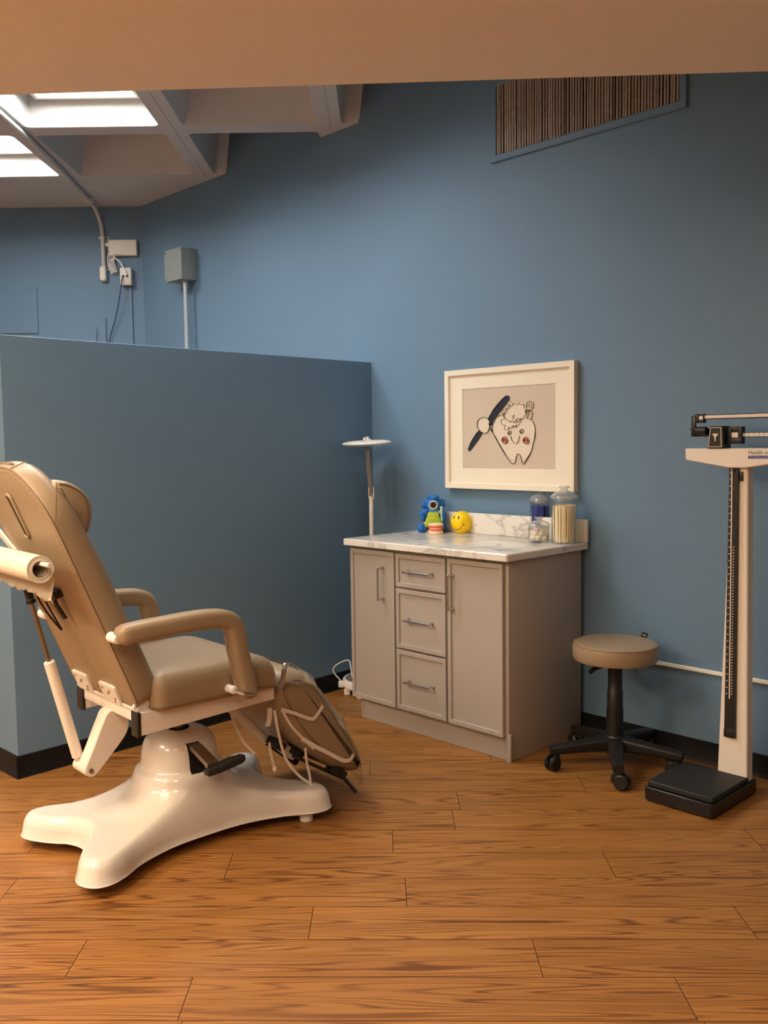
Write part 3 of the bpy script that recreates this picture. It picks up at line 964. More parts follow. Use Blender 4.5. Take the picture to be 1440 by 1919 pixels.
# sticks, each one standing in the tall jar
rnd = random.Random(5)
pts = []
for ring_r, cnt in ((0.012, 5), (0.026, 11), (0.040, 18), (0.0515, 26)):
    for k in range(cnt):
        a = 2 * math.pi * k / cnt + rnd.uniform(-.05, .05)
        pts.append((ring_r * math.cos(a), ring_r * math.sin(a), a))
mb = MB(); mb.box(-0.0045, 0.0045, -0.0011, 0.0011, 0, 0.172, 0.0008, 1)
st0 = mb.build('wooden_stick', M['stick'])
for i, (sx, sy, a) in enumerate(pts):
    o = st0 if i == 0 else st0.copy()
    if i: C.objects.link(o)
    o.location = (0.836 + sx, 4.252 + sy, WT + 0.008)
    o.rotation_euler = (rnd.uniform(-.015, .015), rnd.uniform(-.015, .015), a + R(90))
    o.scale = (1, 1, rnd.uniform(0.96, 1.0))
    tag(o, 'pale wooden stick standing in the tallest glass jar', 'stick', 'wooden sticks in the tallest jar')
# cotton balls
mb = MB(); mb.ball((0, 0, 0), 0.0148, 0.0148, 0.0142, u=14, v=10)
for v in mb.bm.verts: v.co *= 1 + rnd.uniform(-.07, .07)
cb0 = mb.build('cotton_ball', M['cotton'], sharp=180)
k = 0
for zz, rr, cnt, ph in ((0.0235, 0.0305, 7, 0), (0.0235, 0.0, 1, 0), (0.0435, 0.0305, 7, .45), (0.0455, 0.0, 1, 0), (0.060, 0.025, 5, 0.2)):
    for i in range(cnt):
        o = cb0 if k == 0 else cb0.copy()
        if k: C.objects.link(o)
        a = 2 * math.pi * i / max(cnt, 1) + ph
        o.location = (0.726 + rr * math.cos(a), 4.296 + rr * math.sin(a), WT + zz)
        o.rotation_euler = (rnd.random() * 3, rnd.random() * 3, rnd.random() * 3)
        tag(o, 'white cotton ball packed in the smallest glass jar', 'cotton ball', 'cotton balls in the smallest jar')
        k += 1
# blue packets on end in the middle jar
mb = MB(); mb.box(-0.011, 0.011, -0.0022, 0.0022, 0, 0.150, 0.0015, 1)
pk0 = mb.build('blue_packet', M['blue_glassy'])
k = 0
for ring_r, cnt in ((0.014, 4), (0.030, 9), (0.0445, 13)):
    for i in range(cnt):
        o = pk0 if k == 0 else pk0.copy()
        if k: C.objects.link(o)
        a = 2 * math.pi * i / cnt + 0.2 * k
        o.location = (0.770 + ring_r * math.cos(a), 4.50 + ring_r * math.sin(a), WT + 0.008)
        o.rotation_euler = (0, 0, a + R(90))
        tag(o, 'dark blue packet standing in the middle glass jar', 'packet', 'blue packets in the middle jar')
        k += 1
# smiling ball
sx, sy, sr = 0.408, 4.800, 0.0595
ball = thing('smiley_ball', 'yellow smiling ball beside the blue plush toy', 'ball', (sx, sy, WT))
mb = MB()
prof = [(0, 0), (0.030, 0), (0.036, 0.002)]
for k in range(3, 25):
    a = math.pi * k / 24
    if sr - sr * math.cos(a) > 0.012: prof.append((sr * math.sin(a), sr * 0.985 - sr * math.cos(a) - 0.0045))
prof.append((0, sr * 1.985 - 0.0045))
mb.lathe(prof, 40)
mb.build('body', M['yellow'], ball)
cz = sr * 0.985 - 0.0045
fdir = math.atan2(-sy, -sx) - R(36)       # face turned to the left of the viewer
def on_ball(az, el, k=1.005):
    return Vector((sr * k * math.cos(el) * math.cos(fdir + az), sr * k * math.cos(el) * math.sin(fdir + az), cz + sr * k * math.sin(el)))
mb = MB()
sm = []
for i in range(21):
    q = -1 + i / 10
    sm.append(on_ball(R(44) * q, R(-36) + R(30) * q * q))
mb.tube(sm, 0.0017, 8, scale=[0.5 + 0.7 * (1 - abs(-1 + i / 10)) for i in range(21)])
for q in (-1, 1):
    mb.tube([on_ball(R(44) * q + R(5) * t_, R(-6) - R(4) * t_ * q + R(6) * abs(t_) * 0) for t_ in (-1, 0, 1)], 0.0016, 8)
mb.build('smile', M['ink'], ball)
for q in (-1, 1):
    mb = MB()
    mb.tube([on_ball(R(16) * q, R(30) + R(t_)) for t_ in (-10, -5, 0, 5, 10)], 0.0034, 10, scale=[0.35, 0.85, 1, 0.85, 0.35])
    mb.build('eye', M['ink'], ball)
# blue plush toy sitting against the upstand
px_, py_ = 0.262, 4.865
pr = math.atan2(-py_, -px_) + R(90)      # local -y looks at the viewer
pl_ = thing('plush_toy', 'blue plush toy with open mouth sitting on the worktop', 'soft toy', (px_, py_, WT), pr)
def fuzz(mb, amt=0.0022):
    rn = random.Random(2)
    for v in mb.bm.verts:
        if v.normal.length: v.co += v.normal * rn.uniform(-amt, amt)
        else: v.co += Vector((rn.uniform(-amt, amt), rn.uniform(-amt, amt), rn.uniform(-amt, amt)))
mb = MB()
mb.ball((0, 0.004, 0.058), 0.044, 0.036, 0.058); mb.ball((-0.056, -0.004, 0.082), 0.016, 0.016, 0.03, Matrix.Rotation(R(-22), 4, 'Y'))
mb.ball((-0.043, -0.022, 0.108), 0.020, 0.018, 0.016); mb.ball((0.050, -0.006, 0.083), 0.018, 0.018, 0.030, Matrix.Rotation(R(22), 4, 'Y'))
mb.ball((0.050, -0.028, 0.062), 0.019, 0.018, 0.017)
mb.ball((0.048, -0.014, 0.020), 0.024, 0.034, 0.0195)
mb.ball((-0.050, -0.012, 0.0205), 0.024, 0.036, 0.02); mb.ball((-0.066, -0.036, 0.023), 0.020, 0.018, 0.022)
fuzz(mb); mb.build('body', M['plush'], pl_, sharp=180)
mb = MB()
mb.ball((0, 0.0, 0.146), 0.043, 0.038, 0.042, u=26, v=16); mb.ball((0.0, -0.004, 0.176), 0.028, 0.028, 0.020)
mb.ball((-0.045, 0.004, 0.146), 0.018, 0.014, 0.026); mb.ball((0.044, 0.004, 0.148), 0.018, 0.014, 0.026)
mb.ball((-0.018, -0.006, 0.184), 0.014, 0.014, 0.012); mb.ball((0.018, -0.006, 0.182), 0.014, 0.014, 0.012)
fuzz(mb, 0.0028); mb.build('head', M['plush'], pl_, sharp=180)
mb = MB()
mb.ball((0, -0.024, 0.142), 0.031, 0.024, 0.031, u=24, v=16); mb.ball((0, -0.026, 0.116), 0.025, 0.020, 0.014)
fuzz(mb, 0.0016); muz = mb.build('muzzle', M['plush_lt'], pl_, sharp=180)
mb = MB(); mb.ball((0, -0.0395, 0.146), 0.0185, 0.011, 0.0185); mb.build('mouth', M['mouth'], muz)
mb = MB()
mb.tube([(0.0195 * math.cos(a), -0.0475 + 0.004 * abs(math.cos(a)), 0.146 + 0.0195 * math.sin(a)) for a in [2 * math.pi * k / 28 for k in range(28)]], 0.0032, 8, closed=True)
mb.build('lips', M['brush_white'], muz)
mb = MB()
mb.layers(smooth_poly([(-0.024, 0.108), (0.024, 0.108), (0.030, 0.085), (0.040, 0.062), (0.038, 0.03), (-0.038, 0.03), (-0.042, 0.06), (-0.032, 0.085)], 4), [(0.003, 0.031), (0, 0.034), (0, 0.040), (0.004, 0.043)], lambda u, v, h: (u, -h, v), crown=(0, 0.005))
mb.build('bib', M['green'], pl_)
# tub with orange label and toothbrush, standing in front of the toy
d_ = Vector((-px_, -py_, 0)).normalized()
tp = Vector((px_, py_, 0)) + d_ * 0.088 + Vector((0.012, 0, 0))
tub = thing('label_tub', 'small cream tub with orange label in front of the plush toy', 'tub', (tp.x, tp.y, WT), pr)
mb = MB()
mb.lathe([(0, 0), (0.036, 0), (0.0385, 0.003), (0.0385, 0.013), (0.0365, 0.014), (0.0365, 0.042), (0.039, 0.0435), (0.039, 0.050), (0.036, 0.053), (0, 0.053)], 36)
mb.build('body', M['cup'], tub)
mb = MB()
mb.lathe([(0.0367, 0.015), (0.0371, 0.0155), (0.0371, 0.041), (0.0367, 0.0415)], 36)
lab = mb.build('label', M['orange'], tub)
mb = MB()
for k in range(14):
    a = R(-90 - 46 + k * 6.6)
    hgt = 0.0018 + 0.0022 * ((k * 7) % 3) / 2
    p = Vector((0.0374 * math.cos(a), 0.0374 * math.sin(a), 0.028))
    if k % 5 != 4:
        mb.box(-0.0016, 0.0016, -0.0003, 0.0003, -hgt, hgt, mx=Matrix.Translation(p) @ Matrix.Rotation(a + R(90), 4, 'Z'))
mb.build('label_lettering', M['print'], lab)
tbp = Vector((px_, py_, 0)) + d_ * 0.094
rt = Vector((-d_.y, d_.x, 0))
tb0 = tbp + rt * 0.0 + Vector((0.036, 0.0, 0)) - d_ * 0.038
tbr = thing('toothbrush', 'pale green toothbrush held upright by the plush toy', 'toothbrush', (tb0.x, tb0.y, WT + 0.002), pr)
mb = MB(); mb.tube(smooth_poly([(0.010, -0.004, 0.0), (0.010, -0.004, 0.03), (0.008, -0.003, 0.062)], 5, False), 0.0075, 10, ry=0.005, scale=None); mb.build('grip', M['green_dk'], tbr)
mb = MB(); mb.tube(smooth_poly([(0.008, -0.003, 0.060), (0.006, -0.002, 0.09), (0.008, -0.002, 0.115), (0.009, -0.002, 0.135)], 5, False), 0.0036, 10); mb.build('neck', M['brush_white'], tbr)
mb = MB(); mb.box(0.0, 0.011, -0.011, -0.002, 0.112, 0.137, 0.002); mb.build('bristles', M['brush_white'], tbr)

# ================================================================== FLOOR MAGNIFIER LAMP
lx, ly = -0.085, 5.075
lamp = thing('magnifier_lamp', 'white floor magnifier lamp with round head in the corner behind the cabinet', 'floor lamp', (lx, ly, 0))
mb = MB()
mb.lathe([(0, 0.036), (0.150, 0.036), (0.157, 0.042), (0.160, 0.075), (0.156, 0.083), (0.147, 0.085), (0.145, 0.082), (0, 0.082)], 40)
lb = mb.build('base', M['white_plastic'], lamp)
mb = MB(); mb.lathe([(0, 0.082), (0.141, 0.082), (0.142, 0.084), (0.138, 0.087), (0, 0.087)], 40); mb.build('base_pad', M['lamp_pad'], lb)
for a in (200, 245, 300, 20, 90):
    mb = MB()
    x, y = 0.142 * math.cos(R(a)), 0.142 * math.sin(R(a))
    mb.box(x - 0.017, x + 0.017, y - 0.012, y + 0.012, 0.0, 0.036, 0.004)
    mb.build('caster', M['white_plastic'], lb)
mb = MB(); mb.box(-0.03, 0.03, -0.012, 0.012, 0.045, 0.08, 0.004, mx=Matrix.Rotation(R(200), 4, 'Z') @ Matrix.Translation((0.16, 0, 0)) ); mb.build('lock_tab', M['white_plastic'], lb)
mb = MB(); mb.cyl((0.015, 0, 0.085), (0.015, 0, 1.10), 0.0115, seg=18); mb.build('pole', M['white_metal'], lamp)
mb = MB()
for q in (-1, 1):
    mb.box(0.016 + q * 0.0135 - 0.002, 0.016 + q * 0.0135 + 0.002, -0.012, 0.012, 1.085, 1.15, 0.001)
mb.cyl((0.001, 0, 1.11), (0.031, 0, 1.11), 0.005)
mb.build('hinge', M['white_metal'], lamp)
mb = MB()
for q in (-0.0055, 0.0055):
    mb.sweep([(0.013 + q, 0.0, 1.10), (-0.004 + q, 0.0, 1.375)], [(-.0045, -.008), (.0045, -.008), (.0045, .008), (-.0045, .008)], up=(0, 1, 0))
mb.build('arm', M['steel'], lamp)
mb = MB()
mxh = Matrix.Translation((-0.004, 0.0, 1.39)) @ Matrix.Rotation(R(-2), 4, 'Y') @ Matrix.Rotation(R(2.0), 4, 'X')
mb.lathe([(0, -0.010), (0.05, -0.010), (0.11, -0.008), (0.130, -0.002), (0.1365, 0.003), (0.130, 0.010), (0.10, 0.016), (0.05, 0.019), (0, 0.020)], 48, mxh)
hd = mb.build('head', M['white_plastic'], lamp)
mb = MB(); mb.tube([mxh @ Vector((0.1362 * math.cos(a), 0.1362 * math.sin(a), 0.001)) for a in [2 * math.pi * k / 48 for k in range(48)]], 0.0012, 6, closed=True); mb.build('seam', M['slat'], hd)
mb = MB(); mb.lathe([(0, 0.0196), (0.010, 0.0196), (0.010, 0.0212), (0, 0.0212)], 16, mxh @ Matrix.Translation((-0.012, -0.045, -0.001))); mb.build('switch', M['slat'], hd)
mb = MB(); mb.box(-0.02, -0.006, 0.02, 0.036, 0.012, 0.034, 0.003, mx=mxh); mb.cyl(mxh @ Vector((0.004, 0.03, 0.01)), mxh @ Vector((0.004, 0.03, 0.038)), 0.008); mb.box(0.012, 0.022, 0.02, 0.034, 0.01, 0.026, 0.002, mx=mxh)
mb.build('bracket', M['white_plastic'], hd)
mb = MB()
mb.tube(smooth_poly([(-0.10, -0.06, 0.094), (-0.106, -0.065, 0.12), (-0.116, -0.03, 0.175), (-0.135, -0.01, 0.185), (-0.19, -0.03, 0.165), (-0.21, -0.04, 0.14), (-0.20, -0.04, 0.115), (-0.175, -0.055, 0.09), (-0.16, -0.06, 0.07)], 6, False), 0.0032, 8)
mb.tube(smooth_poly([(-0.10, -0.06, 0.094), (-0.08, -0.06, 0.092), (-0.05, -0.02, 0.092)], 4, False), 0.0032, 8)
mb.build('cord', M['white_plastic'], lamp)

# ================================================================== STOOL
sx, sy = 0.975, 3.85
stool = thing('round_stool', 'tan round stool on black five-star castor base', 'stool', (sx, sy, 0))
SZ = 0.545
mb = MB()
r0 = 0.178
mb.lathe([(0, SZ - 0.082), (r0 - 0.018, SZ - 0.082), (r0 - 0.006, SZ - 0.078), (r0, SZ - 0.066), (r0, SZ - 0.020), (r0 - 0.004, SZ - 0.010), (r0 - 0.016, SZ - 0.004), (r0 - 0.05, SZ - 0.001), (0, SZ)], 64)
seat = mb.build('seat', M['vinyl'], stool)
mb = MB(); mb.tube([((r0 - 0.003) * math.cos(a), (r0 - 0.003) * math.sin(a), SZ - 0.0115) for a in [2 * math.pi * k / 64 for k in range(64)]], 0.0018, 6, closed=True); mb.build('piping', M['vinyl_seam'], seat)
mb = MB()
a = R(28)
mb.box(-0.013, 0.013, -0.0008, 0.0008, -0.006, 0.018, mx=Matrix.Translation((0.150, 0.100, SZ - 0.006)) @ Matrix.Rotation(R(-20), 4, 'Z') @ Matrix.Rotation(R(18), 4, 'Y'))
tg = mb.build('tag', M['black'], seat)
mb = MB()
for k in range(4):
    mb.box(-0.008 + k * 0.0042, -0.0055 + k * 0.0042, -0.0013, -0.0009, 0.004, 0.010, mx=Matrix.Translation((0.150, 0.100, SZ - 0.006)) @ Matrix.Rotation(R(-20), 4, 'Z') @ Matrix.Rotation(R(18), 4, 'Y'))
mb.build('tag_lettering', M['print'], tg)
mb = MB()
mb.lathe([(0, SZ - 0.083), (0.075, SZ - 0.083), (0.075, SZ - 0.09), (0.03, SZ - 0.098), (0, SZ - 0.098)], 24)
mb.build('seat_plate', M['black'], stool)
mb = MB()
mb.lathe([(0, 0.10), (0.036, 0.10), (0.0355, 0.24), (0.0335, 0.262), (0.0325, 0.33), (0.0300, 0.334), (0.0300, SZ - 0.10), (0.034, SZ - 0.09), (0, SZ - 0.09)], 28)
mb.build('column', M['black'], stool)
mb = MB()
mb.tube(smooth_poly([(-0.03, -0.02, SZ - 0.095), (-0.075, -0.05, SZ - 0.097), (-0.10, -0.062, SZ - 0.103), (-0.125, -0.074, SZ - 0.116)], 5, False), 0.0065, 10, ry=0.011, scale=None)
mb.build('height_lever', M['black'], stool)
mb = MB()
mb.lathe([(0, 0.066), (0.044, 0.066), (0.048, 0.076), (0.046, 0.128), (0.038, 0.140), (0, 0.140)], 28)
mb.build('hub', M['black'], stool)
caz = [186.8 + k * 72 for k in range(5)]
def stool_leg(a):
    mb = MB()
    c, s_ = math.cos(R(a)), math.sin(R(a))
    secs = []
    path = [(0.02, 0.104, 0.034, 0.032), (0.10, 0.100, 0.031, 0.027), (0.20, 0.092, 0.026, 0.021), (0.255, 0.088, 0.024, 0.019), (0.283, 0.085, 0.021, 0.016)]
    rings = []
    for d, z, hw_, hh_ in path:
        ring = []
        for (u, v) in rrect(-hw_, hw_, -hh_, hh_, hh_ * 0.55, 3):
            ring.append(mb.bm.verts.new((c * d - s_ * u, s_ * d + c * u, z + v)))
        rings.append(ring)
    n = len(rings[0])
    for ra, rb in zip(rings[:-1], rings[1:]):
        for i in range(n):
            mb.bm.faces.new((ra[i], ra[(i + 1) % n], rb[(i + 1) % n], rb[i]))
    mb.bm.faces.new(rings[0][::-1]); mb.bm.faces.new(rings[-1])
    mb.cyl((c * 0.262, s_ * 0.262, 0.055), (c * 0.262, s_ * 0.262, 0.10), 0.019, seg=16, bev=0.003)
    return mb.build('leg', M['black'], stool)
for k, a in enumerate(caz):
    leg = stool_leg(a)
    c, s_ = math.cos(R(a)), math.sin(R(a))
    sw = R((215, 330, 150, 40, 110)[k])
    mxk = Matrix.Translation((c * 0.262, s_ * 0.262, 0)) @ Matrix.Rotation(sw, 4, 'Z')
    mb = MB()
    for q in (-1, 1):
        mb.cyl(mxk @ Vector((0.016, q * 0.004, 0.0325)), mxk @ Vector((0.016, q * 0.025, 0.0325)), 0.032, seg=24, bev=0.006)
    mb.build('castor', M['black'], leg)
    mb = MB(); mb.tube([mxk @ Vector((0.016 + 0.035 * math.cos(R(b)), 0, 0.0325 + 0.035 * math.sin(R(b)))) for b in range(30, 200, 14)], 0.004, 8, ry=0.012); mb.build('castor_hood', M['black'], leg)

# ================================================================== PHYSICIAN SCALE
# local x to the viewer's right along the wall (-WV), local -y towards the room (-WU)
so = WU * 3.31 + WV * 1.665
scale = thing('physician_scale', 'tall white physician beam scale with black platform by the wall', 'scale', (so.x, so.y, 0), math.atan2(-WV.y, -WV.x))
mb = MB()
mb.layers(rrect(-0.140, 0.140, -0.188, 0.185, 0.012, 3), [(0.006, 0.004), (0, 0.010), (0, 0.055), (0.004, 0.058), (0.010, 0.058)])
sb = mb.build('base', M['black_metal'], scale)
mb = MB()
mb.layers(rrect(-0.134, 0.136, -0.178, 0.125, 0.012, 3), [(0.004, 0.060), (0, 0.063), (0, 0.077), (0.004, 0.081)])
mb.build('platform', M['black_rub'], scale)
for qx in (-0.115, 0.115):
    for qy in (-0.16, 0.16):
        mb = MB(); mb.cyl((qx, qy, 0), (qx, qy, 0.005), 0.014); mb.build('foot', M['black_rub'], sb)
# tapered column
yf, yb = 0.110, 0.162
mb = MB()
zc0, zc1 = 0.060, 1.283
def colring(z):
    t_ = (z - zc0) / (zc1 - zc0)
    x0 = 0.012 + (0.050 - 0.012) * t_
    x1 = 0.131 + (0.114 - 0.131) * t_
    return [(x0, yf), (x1, yf), (x1 + 0.001, yf + 0.006), (x1, yf + 0.012), (x1, yb), (x0, yb)]
ra = [mb.bm.verts.new((x, y, zc0)) for x, y in colring(zc0)]
rb = [mb.bm.verts.new((x, y, zc1)) for x, y in colring(zc1)]
n = len(ra)
for i in range(n): mb.bm.faces.new((ra[i], ra[(i + 1) % n], rb[(i + 1) % n], rb[i]))
mb.bm.faces.new(ra[::-1]); mb.bm.faces.new(rb)
bmesh.ops.bevel(mb.bm, geom=[e_ for e_ in mb.bm.edges if abs(e_.verts[0].co.z - e_.verts[1].co.z) > 0.5], offset=0.003, segments=2, affect='EDGES')
mb.build('column', M['beam_face'], scale)
mb = MB(); mb.box(0.010, 0.134, yf - 0.002, yb + 0.01, 0.0585, 0.0625); mb.build('column_foot', M['black_metal'], scale)
# crosshead
fz_ = lambda u, v, h: (u, yf - h, v)
xc = 0.078
mb = MB()
mb.layers([(-0.128, 1.312), (xc - 0.030, 1.283), (xc + 0.036, 1.283), (0.300, 1.312), (0.302, 1.357), (-0.130, 1.357)], [(0.002, -0.050), (0, -0.047), (0, 0.020), (0.003, 0.023)], fz_)
ch = mb.build('crosshead', M['beam_face'], scale)
mb = MB()
add_text(mb, 'Health o meter', 0.021, frame_mx((0.126, yf - 0.0234, 1.3345), (1, 0, 0), (0, 0, 1), (0, -1, 0)), extrude=0.0001)
mb.build('lettering', M['print_dark'], ch)
mb = MB(); mb.box(0.126, 0.272, yf - 0.0236, yf - 0.0230, 1.3185, 1.3295); bd = mb.build('name_band', M['band_blue'], ch)
mb = MB()
add_text(mb, 'Professional', 0.0125, frame_mx((0.131, yf - 0.0240, 1.3208), (1, 0, 0), (0, 0, 1), (0, -1, 0)), extrude=0.0001, space=1.45)
mb.build('band_lettering', M['print'], bd)
# beams
yb2 = yf + 0.005
bmx = 0.42
mb = MB()
mb.box(-0.075, bmx, yb2 - 0.004, yb2 + 0.004, 1.470, 1.489, 0.001)
top = mb.build('upper_beam', M['black_metal'], scale)
mb = MB(); mb.box(-0.062, bmx - 0.01, yb2 - 0.0052, yb2 - 0.0044, 1.4735, 1.4855); fs = mb.build('beam_scale', M['beam_face'], top)
mb = MB()
for k in range(95):
    x = -0.05 + k * 0.0049
    hgt = 0.0045 if k % 5 == 0 else 0.0026
    mb.box(x - 0.0004, x + 0.0004, yb2 - 0.0056, yb2 - 0.0052, 1.4737, 1.4737 + hgt)
mb.build('graduations', M['print_dark'], fs)
mb = MB()
mb.box(-0.020 + 0.06, bmx, yb2 - 0.005, yb2 + 0.005, 1.399, 1.417, 0.001)
low = mb.build('lower_beam', M['black_metal'], scale)
mb = MB(); mb.box(0.07, bmx - 0.01, yb2 - 0.0062, yb2 - 0.0054, 1.4015, 1.4145); fs = mb.build('beam_scale', M['beam_face'], low)
mb = MB()
for k in range(18):
    x = 0.082 + k * 0.0185
    mb.box(x - 0.0006, x + 0.0006, yb2 - 0.0066, yb2 - 0.0062, 1.4015, 1.4145)
mb.build('graduations', M['print_dark'], fs)
mb = MB()   # end bracket joining both beams, left
mb.box(-0.117, -0.100, yb2 - 0.006, yb2 + 0.006, 1.404, 1.486, 0.002)
mb.box(-0.117, 0.01, yb2 + 0.001, yb2 + 0.010, 1.4035, 1.433, 0.002)
mb.build('beam_bracket', M['black_metal'], scale)
mb = MB()   # upper poise
mb.box(-0.0995, -0.0835, yb2 - 0.012, yb2 + 0.012, 1.457, 1.492, 0.003); mb.box(-0.0665, -0.0625, yb2 - 0.012, yb2 + 0.012, 1.457, 1.492, 0.001)
mb.box(-0.0835, -0.0665, yb2 - 0.012, yb2 + 0.012, 1.457, 1.4695, 0.001); mb.box(-0.0835, -0.0665, yb2 - 0.012, yb2 + 0.012, 1.4855, 1.492, 0.001)
pz = mb.build('upper_poise', M['black'], scale)
mb = MB(); mb.box(-0.083, -0.067, yb2 - 0.009, yb2 - 0.006, 1.4705, 1.4845); mb.build('poise_window', M['beam_face'], pz)
mb = MB()   # balance screw
mb.cyl((-0.119, yb2 - 0.008, 1.4325), (-0.028, yb2 - 0.008, 1.4325), 0.004, seg=10)
mb.cyl((-0.093, yb2 - 0.010, 1.426), (-0.048, yb2 - 0.010, 1.426), 0.0165, seg=14, bev=0.003)
mb.build('balance_knob', M['black'], scale)
mb = MB()   # pivot housing with emblem
mb.layers([(-0.035, 1.3575), (0.034, 1.3575), (0.030, 1.443), (-0.026, 1.443)], [(0.002, -0.03), (0, -0.027), (0, 0.026), (0.003, 0.029)], fz_)
piv = mb.build('pivot_housing', M['black_metal'], scale)
mb = MB()
q = [(-0.0310, 1.3625), (0.0235, 1.3625), (0.0205, 1.4385), (-0.0230, 1.4385)]
i2 = inset_poly(q, 0.0022)
va = [mb.bm.verts.new(fz_(p[0], p[1], 0.0295)) for p in q]; vb = [mb.bm.verts.new(fz_(p[0], p[1], 0.0295)) for p in i2]
for i in range(4): mb.bm.faces.new((va[i], va[(i + 1) % 4], vb[(i + 1) % 4], vb[i]))
mb.layers([(-0.0145, 1.414), (0.0095, 1.414), (0.006, 1.408), (0.000, 1.402), (-0.001, 1.386), (-0.004, 1.383), (-0.006, 1.402), (-0.011, 1.408)], [(0, 0.0292), (0, 0.0297)], fz_)
mb.build('emblem', M['print'], piv)
mb = MB()   # lower poise
mb.box(0.040, 0.094, yb2 - 0.016, yb2 + 0.016, 1.374, 1.398, 0.003); mb.box(0.040, 0.052, yb2 - 0.016, yb2 + 0.016, 1.396, 1.440, 0.003)
mb.box(0.078, 0.094, yb2 - 0.016, yb2 + 0.016, 1.396, 1.440, 0.003); mb.box(0.050, 0.080, yb2 - 0.016, yb2 + 0.016, 1.418, 1.440, 0.002)
lp = mb.build('lower_poise', M['black'], scale)
mb = MB(); mb.box(0.0525, 0.0775, yb2 - 0.013, yb2 - 0.0085, 1.399, 1.417); mb.build('poise_window', M['beam_face'], lp)
mb = MB(); mb.box(0.36, 0.39, yf - 0.005, yf + 0.02, 1.357, 1.50, 0.002); mb.build('beam_guide', M['black_metal'], scale)
# height rod
mb = MB()
hx0t, hx1t, hx0b, hx1b = 0.0475, 0.083, 0.0425, 0.086
def bar(x0t, x1t, x0b, x1b, z0, z1, h0, h1):
    vv = [mb.bm.verts.new((x, yf - h, z)) for h in (h0, h1) for x, z in ((x0b, z0), (x1b, z0), (x1t, z1), (x0t, z1))]
    for f_ in ((0, 1, 2, 3), (4, 5, 6, 7), (0, 1, 5, 4), (1, 2, 6, 5), (2, 3, 7, 6), (3, 0, 4, 7)):
        mb.bm.faces.new([vv[k] for k in f_])
bar(hx0t, hx1t, hx0b, hx1b, 0.230, 1.2825, 0.0005, 0.012)
mb.box(hx0b - 0.001, hx1b + 0.001, yf - 0.0135, yf - 0.0125, 0.2285, 0.262, 0.0005)
mb.box(0.060, 0.074, yf - 0.016, yf - 0.0125, 1.268, 1.292, 0.002)
mb.box(0.085, 0.098, yf - 0.008, yf - 0.0005, 1.232, 1.268, 0.001)
rod = mb.build('height_rod', M['black'], scale)
mb = MB()
bar(0.0565, 0.0605, 0.060, 0.0640, 0.388, 1.28, 0.0122, 0.0130)
mb.cyl((0.062, yf - 0.0122, 0.386), (0.062, yf - 0.0134, 0.386), 0.003, seg=10)
mb.build('rule_line', M['print'], rod)
mb = MB()
for k in range(34):
    z = 1.262 - k * 0.0262
    t_ = (z - 0.23) / 1.05
    x = 0.0455 + 0.004 * t_
    add_text(mb, str(60 - k), 0.0085, frame_mx((x, yf - 0.0124, z), (1, 0, 0), (0, 0, 1), (0, -1, 0)), extrude=0.00005)
for k in range(52):
    z = 0.978 - k * 0.0113
    t_ = (z - 0.23) / 1.05
    x = 0.0685 - 0.002 * t_
    mb.box(x, x + 0.0042, yf - 0.0126, yf - 0.0121, z - 0.0022, z + 0.0018)
mb.build('rule_marks', M['print'], rod)

# ================================================================== EXAM CHAIR
chair = thing('exam_chair', 'tan reclining exam chair on white hydraulic base', 'chair', (-0.755, 3.265, 0), R(41.4))
# local: x forward, y left, z up.  right-hand side of the chair (y<0) faces the viewer
# ---- base shell
quarter = [(0.0, 0.190), (0.11, 0.194), (0.20, 0.212), (0.29, 0.246), (0.36, 0.288), (0.415, 0.306), (0.462, 0.292), (0.487, 0.245), (0.478, 0.195), (0.440, 0.130), (0.392, 0.07), (0.372, 0.0)]
outl = quarter + [(x, -y) for x, y in quarter[-2::-1]] + [(-x, -y) for x, y in quarter[1:]] + [(-x, y) for x, y in quarter[-2:0:-1]]
outl = [Vector(p) for p in smooth_poly(outl[::-1], 6)]
HP = [(0, 0.378), (0.06, 0.377), (0.085, 0.373), (0.105, 0.363), (0.121, 0.346), (0.131, 0.322), (0.136, 0.290), (0.138, 0.266), (0.142, 0.254), (0.152, 0.247), (0.160, 0.239), (0.165, 0.224), (0.171, 0.206), (0.186, 0.188), (0.215, 0.165), (0.26, 0.145), (0.32, 0.128), (0.40, 0.118), (0.60, 0.112)]
def hump(r):
    for (a, b), (c, d) in zip(HP[:-1], HP[1:]):
        if a <= r <= c:
            t_ = (r - a) / (c - a)
            return b + (d - b) * t_
    return HP[-1][1]
def edge_dist(p):
    best = 9
    n = len(outl)
    for i in range(n):
        a, b = outl[i], outl[(i + 1) % n]
        ab = b - a
        t_ = max(0, min(1, (p - a).dot(ab) / max(ab.length_squared, 1e-12)))
        best = min(best, (p - a - ab * t_).length)
    return best
mb = MB()
ts = [('r', k) for k in (0.03, 0.06, 0.075, 0.088, 0.098, 0.107, 0.115, 0.122, 0.128, 0.132, 0.135, 0.137, 0.139, 0.142, 0.147, 0.153, 0.158, 0.162, 0.166, 0.171, 0.176)] + [('s', k) for k in (0.1, 0.2, 0.3, 0.4, 0.5, 0.6, 0.7, 0.78, 0.84, 0.89, 0.93, 0.96, 0.98, 1.0)]
ctr = mb.bm.verts.new((0, 0, 0.378))
prev = None
n = len(outl)
ZB = 0.036
